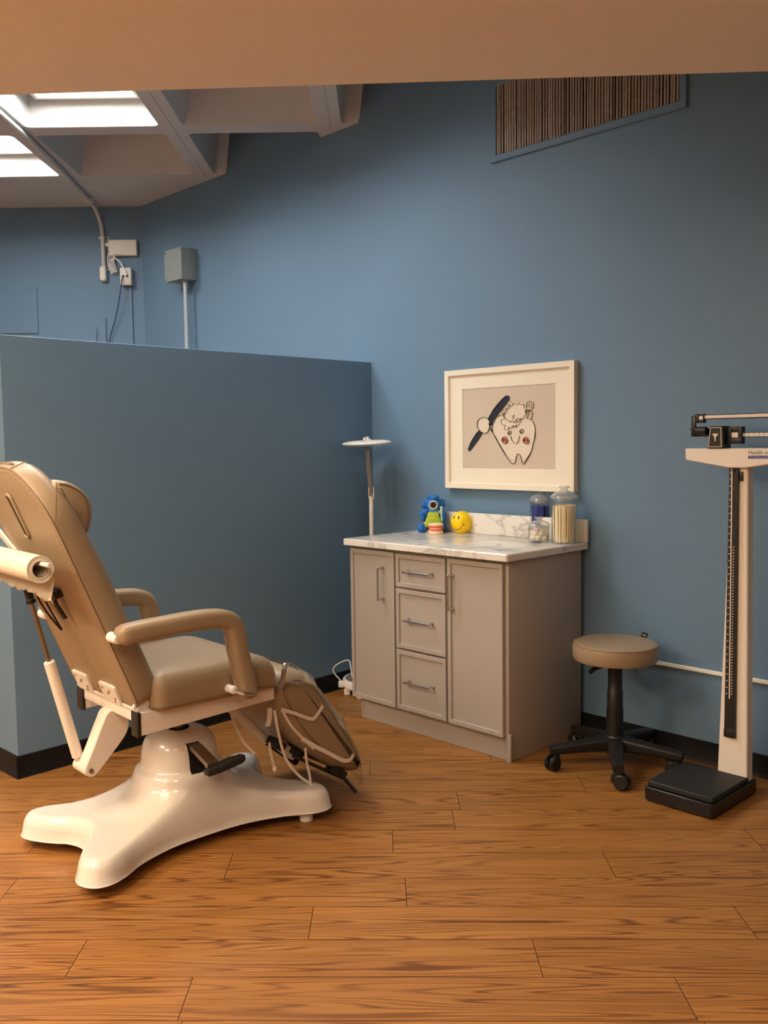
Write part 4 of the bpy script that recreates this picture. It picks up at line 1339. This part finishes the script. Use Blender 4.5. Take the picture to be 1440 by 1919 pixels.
for t_ in ts:
    ring = []
    for p in outl:
        q = p.normalized() * (t_[1] if t_[0] == 'r' else 0.176 + (p.length - 0.176) * t_[1])
        d = edge_dist(q)
        H = hump(q.length)
        k = min(d / 0.035, 1)
        z = 0.045 + (H - 0.045) * math.sqrt(max(0, 1 - (1 - k) ** 2))
        ring.append(mb.bm.verts.new((q.x, q.y, z)))
    for i in range(n):
        if prev is None: mb.bm.faces.new((ctr, ring[i], ring[(i + 1) % n]))
        else: mb.bm.faces.new((prev[i], ring[i], ring[(i + 1) % n], prev[(i + 1) % n]))
    prev = ring
for ins, z in ((-0.004, ZB + 0.004), (0.0, ZB), (0.012, ZB)):
    pl = inset_poly([tuple(p) for p in outl], ins)
    ring = [mb.bm.verts.new((p[0], p[1], z)) for p in pl]
    for i in range(n): mb.bm.faces.new((prev[i], ring[i], ring[(i + 1) % n], prev[(i + 1) % n]))
    prev = ring
mb.bm.faces.new(prev)
base = mb.build('base', M['white_gloss'], chair, sharp=60)
for qx in (-1, 1):
    for qy in (-1, 1):
        mb = MB(); fx_, fy_ = (0.378, 0.252 * qy) if qx > 0 else (-0.37, 0.19 * qy); mb.cyl((fx_, fy_, 0.0), (fx_, fy_, 0.040), 0.025, seg=20, bev=0.003); mb.build('foot', M['white_plastic'], base)
# black sheet painted as the pedal slot's shade, pedal arm and pad on the right side of the hump
mb = MB()
sl = [(-0.034, 0.248), (0.022, 0.250), (0.026, 0.258), (0.014, 0.352), (-0.034, 0.352)]
def slotf(u, v, h):
    r = 0.1 + 0.0
    rr = None
    # radius of the hump at this height
    for (a, b), (c, d) in zip(HP[:-1], HP[1:]):
        if d <= v <= b:
            rr = a + (c - a) * ((b - v) / max(b - d, 1e-6)); break
    rr = (rr or 0.14) + h
    y = -math.sqrt(max(rr * rr - u * u, 0.0001))
    return (u, y, v)
grid = []
for j in range(9):
    vz = 0.250 + 0.102 * j / 8
    row = []
    for i in range(5):
        x0_, x1_ = -0.034, 0.024 - 0.010 * j / 8
        row.append(mb.bm.verts.new(slotf(x0_ + (x1_ - x0_) * i / 4, vz, 0.0012)))
    grid.append(row)
for j in range(8):
    for i in range(4):
        mb.bm.faces.new((grid[j][i], grid[j][i + 1], grid[j + 1][i + 1], grid[j + 1][i]))
mb.build('pedal_slot_shade', M['shade_black'], base)
mb = MB()
mb.sweep([(-0.006, -0.10, 0.343), (-0.010, -0.15, 0.338), (-0.028, -0.285, 0.318)], [(-.008, -.021), (.008, -.021), (.008, .021), (-.008, .021)], up=(1, 0, 0))
pedal = mb.build('pedal', M['steel'], chair)
mb = MB()
pp = [(-0.058, -0.005), (-0.058, 0.026), (0.045, 0.040), (0.088, 0.022), (0.092, 0.0), (0.072, -0.014), (0.0, -0.016)]
mxp = Matrix.Translation((-0.0, -0.297, 0.308)) @ Matrix.Rotation(R(-8), 4, 'Y') @ Matrix.Rotation(R(-4), 4, 'X')
mb.layers(pp, [(0.003, -0.012), (0, -0.009), (0, 0.008), (0.003, 0.011)], lambda u, v, h: mxp @ Vector((u, v, h)))
pad = mb.build('pedal_pad', M['black_rub'], pedal)
mb = MB()
for k in range(11):
    for j in range(3):
        u, v = -0.045 + k * 0.0125, 0.0 + j * 0.009
        mb.ball(mxp @ Vector((u, v, 0.011)), 0.0028, u=8, v=6)
mb.build('tread', M['black_rub'], pad)
mb = MB(); mb.cyl((0, 0, 0.36), (0, 0, 0.50), 0.021, seg=24); mb.build('lift_column', M['steel'], chair)
mb = MB(); mb.lathe([(0.021, 0.379), (0.038, 0.379), (0.038, 0.381), (0.021, 0.381)], 28); mb.build('column_seal', M['shade_black'], base)

# ---- seat frame: two side rails, cross members and a mounting plate
mb = MB()
def rail(y):
    poly = [(-0.262, 0.460), (0.258, 0.480), (0.258, 0.524), (-0.262, 0.536)]
    mb.layers(poly, [(0.0015, y - 0.022), (0, y - 0.0205), (0, y + 0.0205), (0.0015, y + 0.022)], lambda u, v, h: (u, h, v))
rail(-0.215); rail(0.215)
mb.box(-0.266, -0.226, -0.195, 0.195, 0.498, 0.535, 0.003)
mb.box(0.20, 0.24, -0.195, 0.195, 0.484, 0.522, 0.003)
mb.box(-0.10, 0.12, -0.195, 0.195, 0.494, 0.532, 0.003)
fr = mb.build('seat_frame', M['white_metal'], chair)
for y in (-0.215, 0.215):
    mb = MB(); mb.box(-0.2745, -0.2625, y - 0.024, y + 0.024, 0.455, 0.538, 0.002); mb.build('end_cap', M['black'], fr)
# rear tongue bracket for the gas strut
mb = MB()
tong = smooth_poly([(-0.278, 0.500), (-0.235, 0.500), (-0.205, 0.46), (-0.215, 0.41), (-0.275, 0.345), (-0.325, 0.297), (-0.345, 0.290), (-0.366, 0.302), (-0.366, 0.325), (-0.335, 0.39), (-0.30, 0.465)], 4)
mb.layers(tong, [(0.004, -0.030), (0, -0.026), (0, 0.026), (0.004, 0.030), (0.012, 0.031)], lambda u, v, h: (u, h, v))
br = mb.build('strut_bracket', M['white_metal'], chair)
mb = MB(); mb.cyl((-0.347, -0.036, 0.312), (-0.347, 0.036, 0.312), 0.008, seg=12); mb.build('pivot_bolt', M['steel'], br)
# gas strut
mb = MB()
A_, B_ = Vector((-0.352, 0.045, 0.315)), Vector((-0.505, 0.045, 0.935))
dd = (B_ - A_).normalized()
mb.cyl(A_ + dd * 0.03, A_ + dd * 0.385, 0.0185, seg=20, bev=0.003); mb.cyl(A_ - Vector((0, 0.02, 0)), A_ + Vector((0, 0.02, 0)), 0.020, seg=18, bev=0.003)
mb.cyl(A_, A_ + dd * 0.04, 0.013)
gs = mb.build('gas_strut', M['white_metal'], chair)
mb = MB(); mb.cyl(A_ + dd * 0.385, B_, 0.0075, seg=14); mb.build('strut_rod', M['steel'], gs)
mb = MB(); mb.cyl(B_ - dd * 0.03, B_ + dd * 0.02, 0.013, seg=14); mb.cyl(B_ - dd * 0.045, B_ - dd * 0.036, 0.016, seg=14); mb.build('strut_head', M['black'], gs)

# ---- seat cushion
mb = MB()
sc = resample(rrect(-0.225, 0.262, -0.272, 0.272, 0.045, 6), 0.025)
def seatf(u, v, h):
    # front edge rolls down, top dished a little towards the back
    t_ = max(0, (u - 0.14) / 0.122)
    return (u, v, h - 0.034 * t_ * t_ * (1 if h > 0.6 else 0.4))
mb.layers(sc, [(0.016, 0.533), (0.004, 0.540), (0, 0.552), (0, 0.605), (0.006, 0.628), (0.022, 0.648), (0.040, 0.655)], seatf, crown=(0, 0.013))
seat = mb.build('seat', M['vinyl'], chair, sharp=50)
mb = MB()
mb.tube([seatf(p[0], p[1], 0.546) for p in inset_poly(sc, 0.001)], 0.003, 6, closed=True)
mb.build('piping', M['vinyl_seam'], seat)

# ---- backrest
B0 = Vector((-0.31, 0, 0.65)); BT = Vector((-0.38, 0, 0.925)); BN = Vector((0.925, 0, 0.38))
def bkf(u, v, h):       # u to the chair's right, v up the back, h to the front
    return B0 + BT * v + BN * h + Vector((0, -u, 0))
half = [(0.0, -0.112), (0.15, -0.112), (0.225, -0.108), (0.252, -0.085), (0.257, -0.03), (0.257, 0.10), (0.257, 0.25), (0.256, 0.40), (0.254, 0.50), (0.248, 0.57), (0.228, 0.625), (0.196, 0.668), (0.152, 0.708), (0.10, 0.732), (0.05, 0.741), (0, 0.743)]
bo = half + [(-x, y) for x, y in half[-2:0:-1]]
bo = resample([(x - 0.012, y) for x, y in smooth_poly(bo, 3)], 0.025)
def thick(v): return 1.0 if v < 0.35 else 1.0 - 0.22 * (v - 0.35) / 0.4
def bkt(u, v, h): return bkf(u, v, h * thick(v))
mb = MB()
mb.layers(bo, [(0.012, 0.000), (0.003, 0.003), (0, 0.012), (0, 0.055), (0.006, 0.075), (0.018, 0.092), (0.028, 0.097)], bkt, crown=(-0.006, 0.006))
bk = mb.build('backrest', M['vinyl'], chair, sharp=60)
mb = MB(); mb.tube([bkt(p[0], p[1], 0.003) for p in inset_poly(bo, 0.002)], 0.0022, 6, closed=True)
for sg in (-1, 1):
    mb.tube([bkt(sg * 0.2565 - 0.012, 0.560 + 0.018 * k, 0.004 + 0.011 * k) for k in range(7)], 0.0016, 6)
    mb.tube([bkt(sg * 0.092 - 0.012, 0.7375 - 0.003 * abs(k - 3) * 0, 0.004 + 0.012 * k) for k in range(7)], 0.0016, 6)
mb.build('seam', M['vinyl_seam'], bk)
mb = MB()     # stitching just inside the back seam
so_ = inset_poly(bo, 0.016)
acc = 0
for i in range(len(so_)):
    a, b = Vector(so_[i]), Vector(so_[(i + 1) % len(so_)])
    m_ = int((b - a).length / 0.010)
    for k in range(m_):
        p = a + (b - a) * (k / m_); q = a + (b - a) * ((k + 0.45) / m_)
        mb.tube([bkt(p.x, p.y, -0.0012), bkt(q.x, q.y, -0.0012)], 0.0010, 5)
mb.build('stitching', M['stitch'], bk)
# grip slot on the back, its shade a raised dark plate, and a wide one along the top edge
def slot(cu, cv, L, ang, wd):
    mb = MB()
    o = []
    for s_ in range(2):
        for k in range(9):
            a = R(-90 + 180 * k / 8 + 180 * s_)
            o.append((L / 2 * (1 if s_ == 0 else -1) + wd * math.cos(a), wd * math.sin(a)))
    ca, sa = math.cos(ang), math.sin(ang)
    o = [(cu + x * ca - y * sa, cv + x * sa + y * ca) for x, y in o]
    return o
sl1 = slot(-0.018, 0.575, 0.118, R(94), 0.017)
mb = MB(); mb.tube([bkt(u, v, -0.0085) for u, v in sl1], 0.0055, 8, closed=True); hl = mb.build('handle_slot_lip', M['vinyl'], bk)
mb = MB(); mb.layers(inset_poly(sl1, 0.001), [(0, -0.0010), (0, -0.0100)], bkt); mb.build('handle_slot_shade', M['shade_black'], hl)
mb = MB()
tl = [(-0.08 + 0.16 * k / 10, 0.020 + 0.012 * math.cos(math.pi * (k / 10 - 0.5))) for k in range(11)] + [(0.08 - 0.16 * k / 10, 0.020 - 0.004 * math.cos(math.pi * (k / 10 - 0.5))) for k in range(1, 10)]
mb.tube([bkt(u - 0.02, 0.743, h + 0.012) for u, h in tl], 0.003, 6, closed=True); mb.build('top_grip_lip', M['vinyl_seam'], bk)
# hinge plates
def hinge(u0, v0):
    mb = MB()
    pr_ = rrect(u0, u0 + 0.118, v0 - 0.075, v0, 0.008, 3)
    mb.layers(pr_, [(0, -0.001), (0, -0.009), (0.001, -0.010)], bkf)
    h = mb.build('hinge_plate', M['white_metal'], bk)
    for u, v in ((0.022, -0.018), (0.052, -0.036), (0.068, -0.026), (0.097, -0.048), (0.086, -0.062)):
        mb = MB(); mb.cyl(bkf(u0 + u, v0 + v, -0.010), bkf(u0 + u, v0 + v, -0.0118), 0.005, seg=10); mb.build('screw', M['steel'], h)
hinge(-0.215, -0.045); hinge(0.005, -0.045)
mb = MB()     # lower edge angle that carries the hinges
mb.layers(rect(-0.24, 0.225, -0.128, -0.113), [(0, -0.006), (0, 0.006)], bkf)
mb.build('hinge_bar', M['white_metal'], bk)
for sg in (-1, 1):
    mb = MB()
    mb.layers(smooth_poly([(-0.262, 0.536), (-0.215, 0.53), (-0.215, 0.585), (-0.235, 0.600), (-0.262, 0.575), (-0.278, 0.553)], 4), [(0, sg * 0.215 - 0.006), (0, sg * 0.215 + 0.006)], lambda u, v, h: (u, h, v))
    mb.build('back_pivot', M['white_metal'], chair)
# head pillow on the front of the back
mb = MB()
sec = [(0.460 + 0.205 * k / 12, 0.084 + 0.070 * math.sin(math.pi * k / 12) ** 0.7) for k in range(13)]
sec = [(a, b) for a, b in sec]
pl = sec + [(0.655, 0.055), (0.470, 0.055)]
mb.layers(pl, [(0.028, -0.222), (0.008, -0.215), (0, -0.200), (0, 0.176), (0.008, 0.191), (0.028, 0.198)], lambda v, h, u: bkf(u, v, h))
pil = mb.build('head_pillow', M['vinyl'], bk, sharp=50)
mb = MB()
mb.tube([bkf(0.1935, v, h) for v, h in inset_poly(pl, 0.011)[:13]], 0.0022, 6)
mb.build('piping', M['vinyl_seam'], pil)
# paper roll holder: slanted flat bar on the back, two arms and the rod
mb = MB()
def flat(u0, v0, u1, v1, wd, h0, h1):
    d = Vector((u1 - u0, v1 - v0)).normalized(); nn = Vector((-d.y, d.x)) * wd / 2
    q = [Vector((u0, v0)) + nn, Vector((u0, v0)) - nn, Vector((u1, v1)) - nn, Vector((u1, v1)) + nn]
    mb.layers([tuple(p) for p in q], [(0, h0), (0, h1)], bkf)
flat(-0.275, 0.50, -0.035, 0.235, 0.030, -0.012, -0.003)
mb.tube([bkf(-0.20, 0.40, -0.008), bkf(-0.22, 0.395, -0.06), bkf(-0.24, 0.385, -0.108)], 0.006, 10)
hold = mb.build('roll_holder', M['white_metal'], bk)
RC = Vector((-0.563, 0, 1.034))
mb = MB(); mb.cyl((RC.x, 0.33, RC.z + 0.014), (RC.x + 0.006, -0.285, RC.z + 0.016), 0.0072, seg=14, bev=0.001); mb.build('holder_rod', M['white_metal'], hold)
# release lever with cable
mb = MB()
mb.ball(bkf(0.02, 0.305, -0.022), 0.022, 0.028, 0.018); mb.box(-0.020, 0.020, -0.026, 0.026, -0.014, 0.014, 0.004, mx=Matrix.Translation(bkf(0.03, 0.305, -0.014)) @ Matrix.Rotation(R(-22), 4, 'Y'))
mb.tube([bkf(0.018, 0.300, -0.024), bkf(0.024, 0.268, -0.030), bkf(0.036, 0.215, -0.026)], 0.0105, 10, ry=0.007)
lev = mb.build('release_lever', M['black'], bk)
mb = MB()
mb.tube([tuple(bkf(*p)) for p in smooth_poly([(0.0, 0.305, -0.026), (-0.04, 0.315, -0.040), (-0.075, 0.29, -0.044), (-0.08, 0.22, -0.036), (-0.075, 0.15, -0.02), (-0.088, 0.20, -0.02), (-0.10, 0.26, -0.02)], 6, False)], 0.0034, 8)
mb.build('cable', M['black'], lev)

# ---- armrests
armp = smooth_poly([(-0.372, 0.812), (-0.35, 0.815), (-0.29, 0.820), (-0.20, 0.823), (-0.10, 0.826), (-0.03, 0.823), (0.015, 0.814), (0.040, 0.795), (0.053, 0.755), (0.062, 0.70), (0.078, 0.63), (0.092, 0.56), (0.096, 0.536)], 4, False)
def armrest(y):
    mb = MB()
    n = len(armp)
    scl = []
    for i in range(n):
        t_ = i / (n - 1)
        k = 1.0
        if t_ < 0.12: k = 0.45 + 0.55 * math.sin(math.pi / 2 * t_ / 0.12)
        if t_ > 0.97: k = 0.86
        scl.append(k)
    sec = rrect(-0.032, 0.032, -0.036, 0.036, 0.022, 5)
    mb.sweep([(x, y, z) for x, z in armp], sec, up=(0, 1, 0), scale=scl)
    a = mb.build('armrest', M['vinyl'], chair, sharp=55)
    sg = -1 if y < 0 else 1
    mb = MB(); mb.cyl((-0.366, y - sg * 0.055, 0.806), (-0.366, y + sg * 0.004, 0.806), 0.0165, seg=20, bev=0.005); mb.build('pivot', M['white_plastic'], a)
    mb = MB(); mb.cyl((0.046, y - sg * 0.045, 0.567), (0.046, y + sg * 0.004, 0.567), 0.0145, seg=20, bev=0.004); mb.build('pivot', M['white_plastic'], a)
    mb = MB(); mb.tube([(0.046, y + sg * 0.008, 0.566), (0.060, y + sg * 0.036, 0.560), (0.085, y + sg * 0.038, 0.553), (0.108, y + sg * 0.037, 0.546)], 0.006, 10); mb.build('bolt', M['nickel'], a)
    mb = MB(); mb.tube([(x + 0.0 , y + sg * 0.0325, z - 0.012) for x, z in armp[4:25]], 0.0015, 6)
    mb.tube([(x - 0.0315, y + sg * 0.006 * math.sin(i * 1.3), z) for i, (x, z) in enumerate(armp[27:44])], 0.0022, 6)
    mb.build('seam', M['vinyl_seam'], a)
armrest(-0.312); armrest(0.300)

# ---- leg rest hanging from the front of the seat
mb = MB()
lp_ = smooth_poly([(0.270, 0.470), (0.285, 0.545), (0.335, 0.568), (0.40, 0.556), (0.462, 0.512), (0.53, 0.430), (0.600, 0.325), (0.660, 0.225), (0.690, 0.155), (0.690, 0.115), (0.655, 0.098), (0.600, 0.118), (0.514, 0.165), (0.38, 0.290)], 4)
mb.layers(lp_, [(0.052, -0.236), (0.036, -0.232), (0.014, -0.212), (0.002, -0.180), (0, -0.15), (0, 0.15), (0.002, 0.180), (0.014, 0.212), (0.036, 0.232), (0.052, 0.236)], lambda u, v, h: (u, h, v))
lg = mb.build('leg_rest', M['vinyl'], chair, sharp=50)
for y in (-0.233, 0.233):
    mb = MB(); mb.tube([(u, y, v) for u, v in inset_poly(lp_, 0.037)], 0.002, 6, closed=True)
    mb.build('piping', M['vinyl_seam'], lg)
# hinge hook between seat and leg rest
mb = MB(); mb.tube(smooth_poly([(0.268, -0.262, 0.535), (0.278, -0.265, 0.555), (0.283, -0.266, 0.585), (0.292, -0.262, 0.602), (0.302, -0.255, 0.600)], 5, False), 0.009, 10); mb.tube([(0.275, -0.262, 0.545), (0.33, -0.258, 0.532), (0.352, -0.255, 0.520)], 0.005, 8)
mb.build('hinge_hook', M['nickel'], lg)
# mechanism under the leg rest
mb = MB()
mb.cyl((0.17, -0.02, 0.455), (0.34, -0.05, 0.262), 0.020, seg=16); mb.build('leg_strut', M['white_metal'], chair)
mb = MB(); mb.cyl((0.34, -0.05, 0.262), (0.47, -0.07, 0.150), 0.013, seg=14); mb.build('strut_rod', M['black'], lg)
mb = MB(); mb.box(-0.05, 0.05, -0.03, 0.03, -0.018, 0.018, 0.004, mx=Matrix.Translation((0.40, -0.08, 0.225)) @ Matrix.Rotation(R(42), 4, 'Y')); mb.build('strut_joint', M['white_metal'], lg)
for cx_, cz_ in ((0.352, 0.262), (0.435, 0.212)):
    mb = MB(); mb.box(-0.026, 0.026, -0.035, 0.035, -0.016, 0.016, 0.004, mx=Matrix.Translation((cx_, -0.105, cz_)) @ Matrix.Rotation(R(42), 4, 'Y')); mb.build('clamp', M['black'], lg)
mb = MB(); mb.sweep([(0.42, -0.12, 0.20), (0.60, -0.14, 0.088)], [(-.006, -.05), (.006, -.05), (.006, .05), (-.006, .05)], up=(0, 1, 0)); mb.build('slide_plate', M['black_metal'], lg)
mb = MB()
mb.box(-0.035, 0.035, -0.03, 0.03, -0.016, 0.018, 0.005, mx=Matrix.Translation((0.575, -0.185, 0.118)) @ Matrix.Rotation(R(38), 4, 'Y'))
mb.tube([(0.592, -0.20, 0.100), (0.605, -0.215, 0.078), (0.632, -0.235, 0.036)], 0.012, 10, ry=0.007)
mb.build('release_lever', M['black'], lg)

# ================================================================== THINGS ON THE CHAIR
def chair_thing(name, label, cat, group=None):
    return thing(name, label, cat, (-0.755, 3.265, 0), R(41.4), group)
# paper roll with a torn hanging end
t = chair_thing('paper_roll', 'roll of white exam paper with torn end hung behind the chair back', 'paper roll')
mb = MB()
y0, y1 = -0.228, 0.29
for a, b in (((0.0245, 0.0415), None),):
    pr_ = [(a[0], 0), (0.030, 0.0), (0.031, 0.0015), (0.036, 0.0005), (a[1], 0.0), (a[1], y1 - y0), (a[0], y1 - y0), (a[0], 0)]
    mb.lathe(pr_, 40, Matrix.Translation((RC.x, y0, RC.z)) @ Matrix.Rotation(R(-90), 4, 'X'))
mb.build('roll', M['paper'], t)
mb = MB()
mb.lathe([(0.0225, 0.003), (0.0248, 0.002), (0.0248, y1 - y0), (0.0225, y1 - y0)], 32, Matrix.Translation((RC.x, y0, RC.z)) @ Matrix.Rotation(R(-90), 4, 'X'))
mb.build('core', M['shade_black'], t)  # core coloured near-black to paint the shade inside the roll
mb = MB()
rows = []
rn = random.Random(11)
NJ = 26
for j in range(NJ + 1):
    yy = y0 + (y1 - y0) * j / NJ
    row = []
    drop = 0.034 + 0.004 * math.sin(j * 0.6) + rn.uniform(-0.005, 0.005) - 0.0006 * j
    path_ = []
    for k in range(9):
        a = R(75 - 10 * k)
        path_.append((0.0425 * math.cos(a), 0.0425 * math.sin(a)))
    for k in range(1, 7):
        path_.append((0.0425 - 0.004 * k / 6 - 0.012 * (k / 6) ** 2, -0.004 - (drop + 0.060) * k / 6))
    # the sheet leaves the roll at the front bottom and hangs
    for (dx, dz) in path_:
        row.append(mb.bm.verts.new((RC.x + dx, yy, RC.z + dz)))
    rows.append(row)
for ra, rb in zip(rows[:-1], rows[1:]):
    for k in range(len(ra) - 1):
        mb.bm.faces.new((ra[k], ra[k + 1], rb[k + 1], rb[k]))
bmesh.ops.solidify(mb.bm, geom=mb.bm.faces[:], thickness=0.0006)
mb.build('torn_sheet', M['paper'], t, sharp=60)

# clear plastic cover on the leg rest with elastic straps
t = chair_thing('plastic_cover', 'clear plastic cover strapped over the leg rest with white elastic', 'cover')
mb = MB()
topc = smooth_poly([(0.415, 0.562), (0.475, 0.520), (0.545, 0.435), (0.612, 0.332), (0.672, 0.230), (0.706, 0.158), (0.708, 0.105), (0.690, 0.085)], 6, False)
rows = []
rn = random.Random(4)
for (u, v) in topc:
    row = []
    for k in range(13):
        yy = -0.235 + 0.47 * k / 12
        s_ = abs(yy) / 0.235
        drop_ = 0.040 * s_ ** 5
        w_ = 0.004 * math.sin(u * 40 + yy * 22) + 0.003 * math.sin(v * 60 - yy * 37)
        row.append(mb.bm.verts.new((u - drop_ + w_, yy * 1.02, v - drop_ * 0.8 + w_)))
    rows.append(row)
for ra, rb in zip(rows[:-1], rows[1:]):
    for k in range(12):
        mb.bm.faces.new((ra[k], ra[k + 1], rb[k + 1], rb[k]))
mb.build('film', M['clear'], t, sharp=180)
def ribbon(pts, wd, n=6, up=(0, 1, 0)):
    mb = MB()
    mb.sweep(smooth_poly(pts, n, False), [(-wd / 2, -0.0009), (wd / 2, -0.0009), (wd / 2, 0.0009), (-wd / 2, 0.0009)], up=up)
    return mb.build('strap', M['strap'], t)
ys = -0.241
ribbon([(0.285, ys, 0.436), (0.34, ys, 0.412), (0.415, ys, 0.374), (0.44, ys, 0.378), (0.475, -0.236, 0.408), (0.492, -0.226, 0.425)], 0.013)
ribbon([(0.372, ys, 0.310), (0.43, ys, 0.268), (0.50, ys, 0.222), (0.565, ys, 0.180), (0.60, ys, 0.172), (0.628, -0.234, 0.190)], 0.015)
ribbon([(0.262, -0.20, 0.438), (0.256, -0.205, 0.40), (0.250, -0.20, 0.372)], 0.020)
ribbon([(0.290, ys, 0.430), (0.33, ys, 0.362), (0.40, ys, 0.285), (0.43, -0.238, 0.255)], 0.008)
ribbon([(0.272, -0.215, 0.430), (0.285, -0.22, 0.34), (0.315, -0.22, 0.24), (0.37, -0.22, 0.165), (0.425, -0.22, 0.118)], 0.010)
ribbon([(0.400, -0.225, 0.262), (0.405, -0.225, 0.21), (0.42, -0.222, 0.15), (0.425, -0.22, 0.115)], 0.010)
ribbon([(0.16, -0.10, 0.47), (0.165, -0.10, 0.40), (0.20, -0.11, 0.31), (0.245, -0.12, 0.25)], 0.010)
ribbon([(0.29, -0.15, 0.29), (0.295, -0.15, 0.25), (0.31, -0.15, 0.19)], 0.010)
for kx, kz, ky in ((0.426, 0.110, -0.22), (0.312, 0.184, -0.15)):
    mb = MB(); mb.ball((kx, ky, kz), 0.009, 0.008, 0.011, u=12, v=8); mb.build('knot', M['strap'], t)
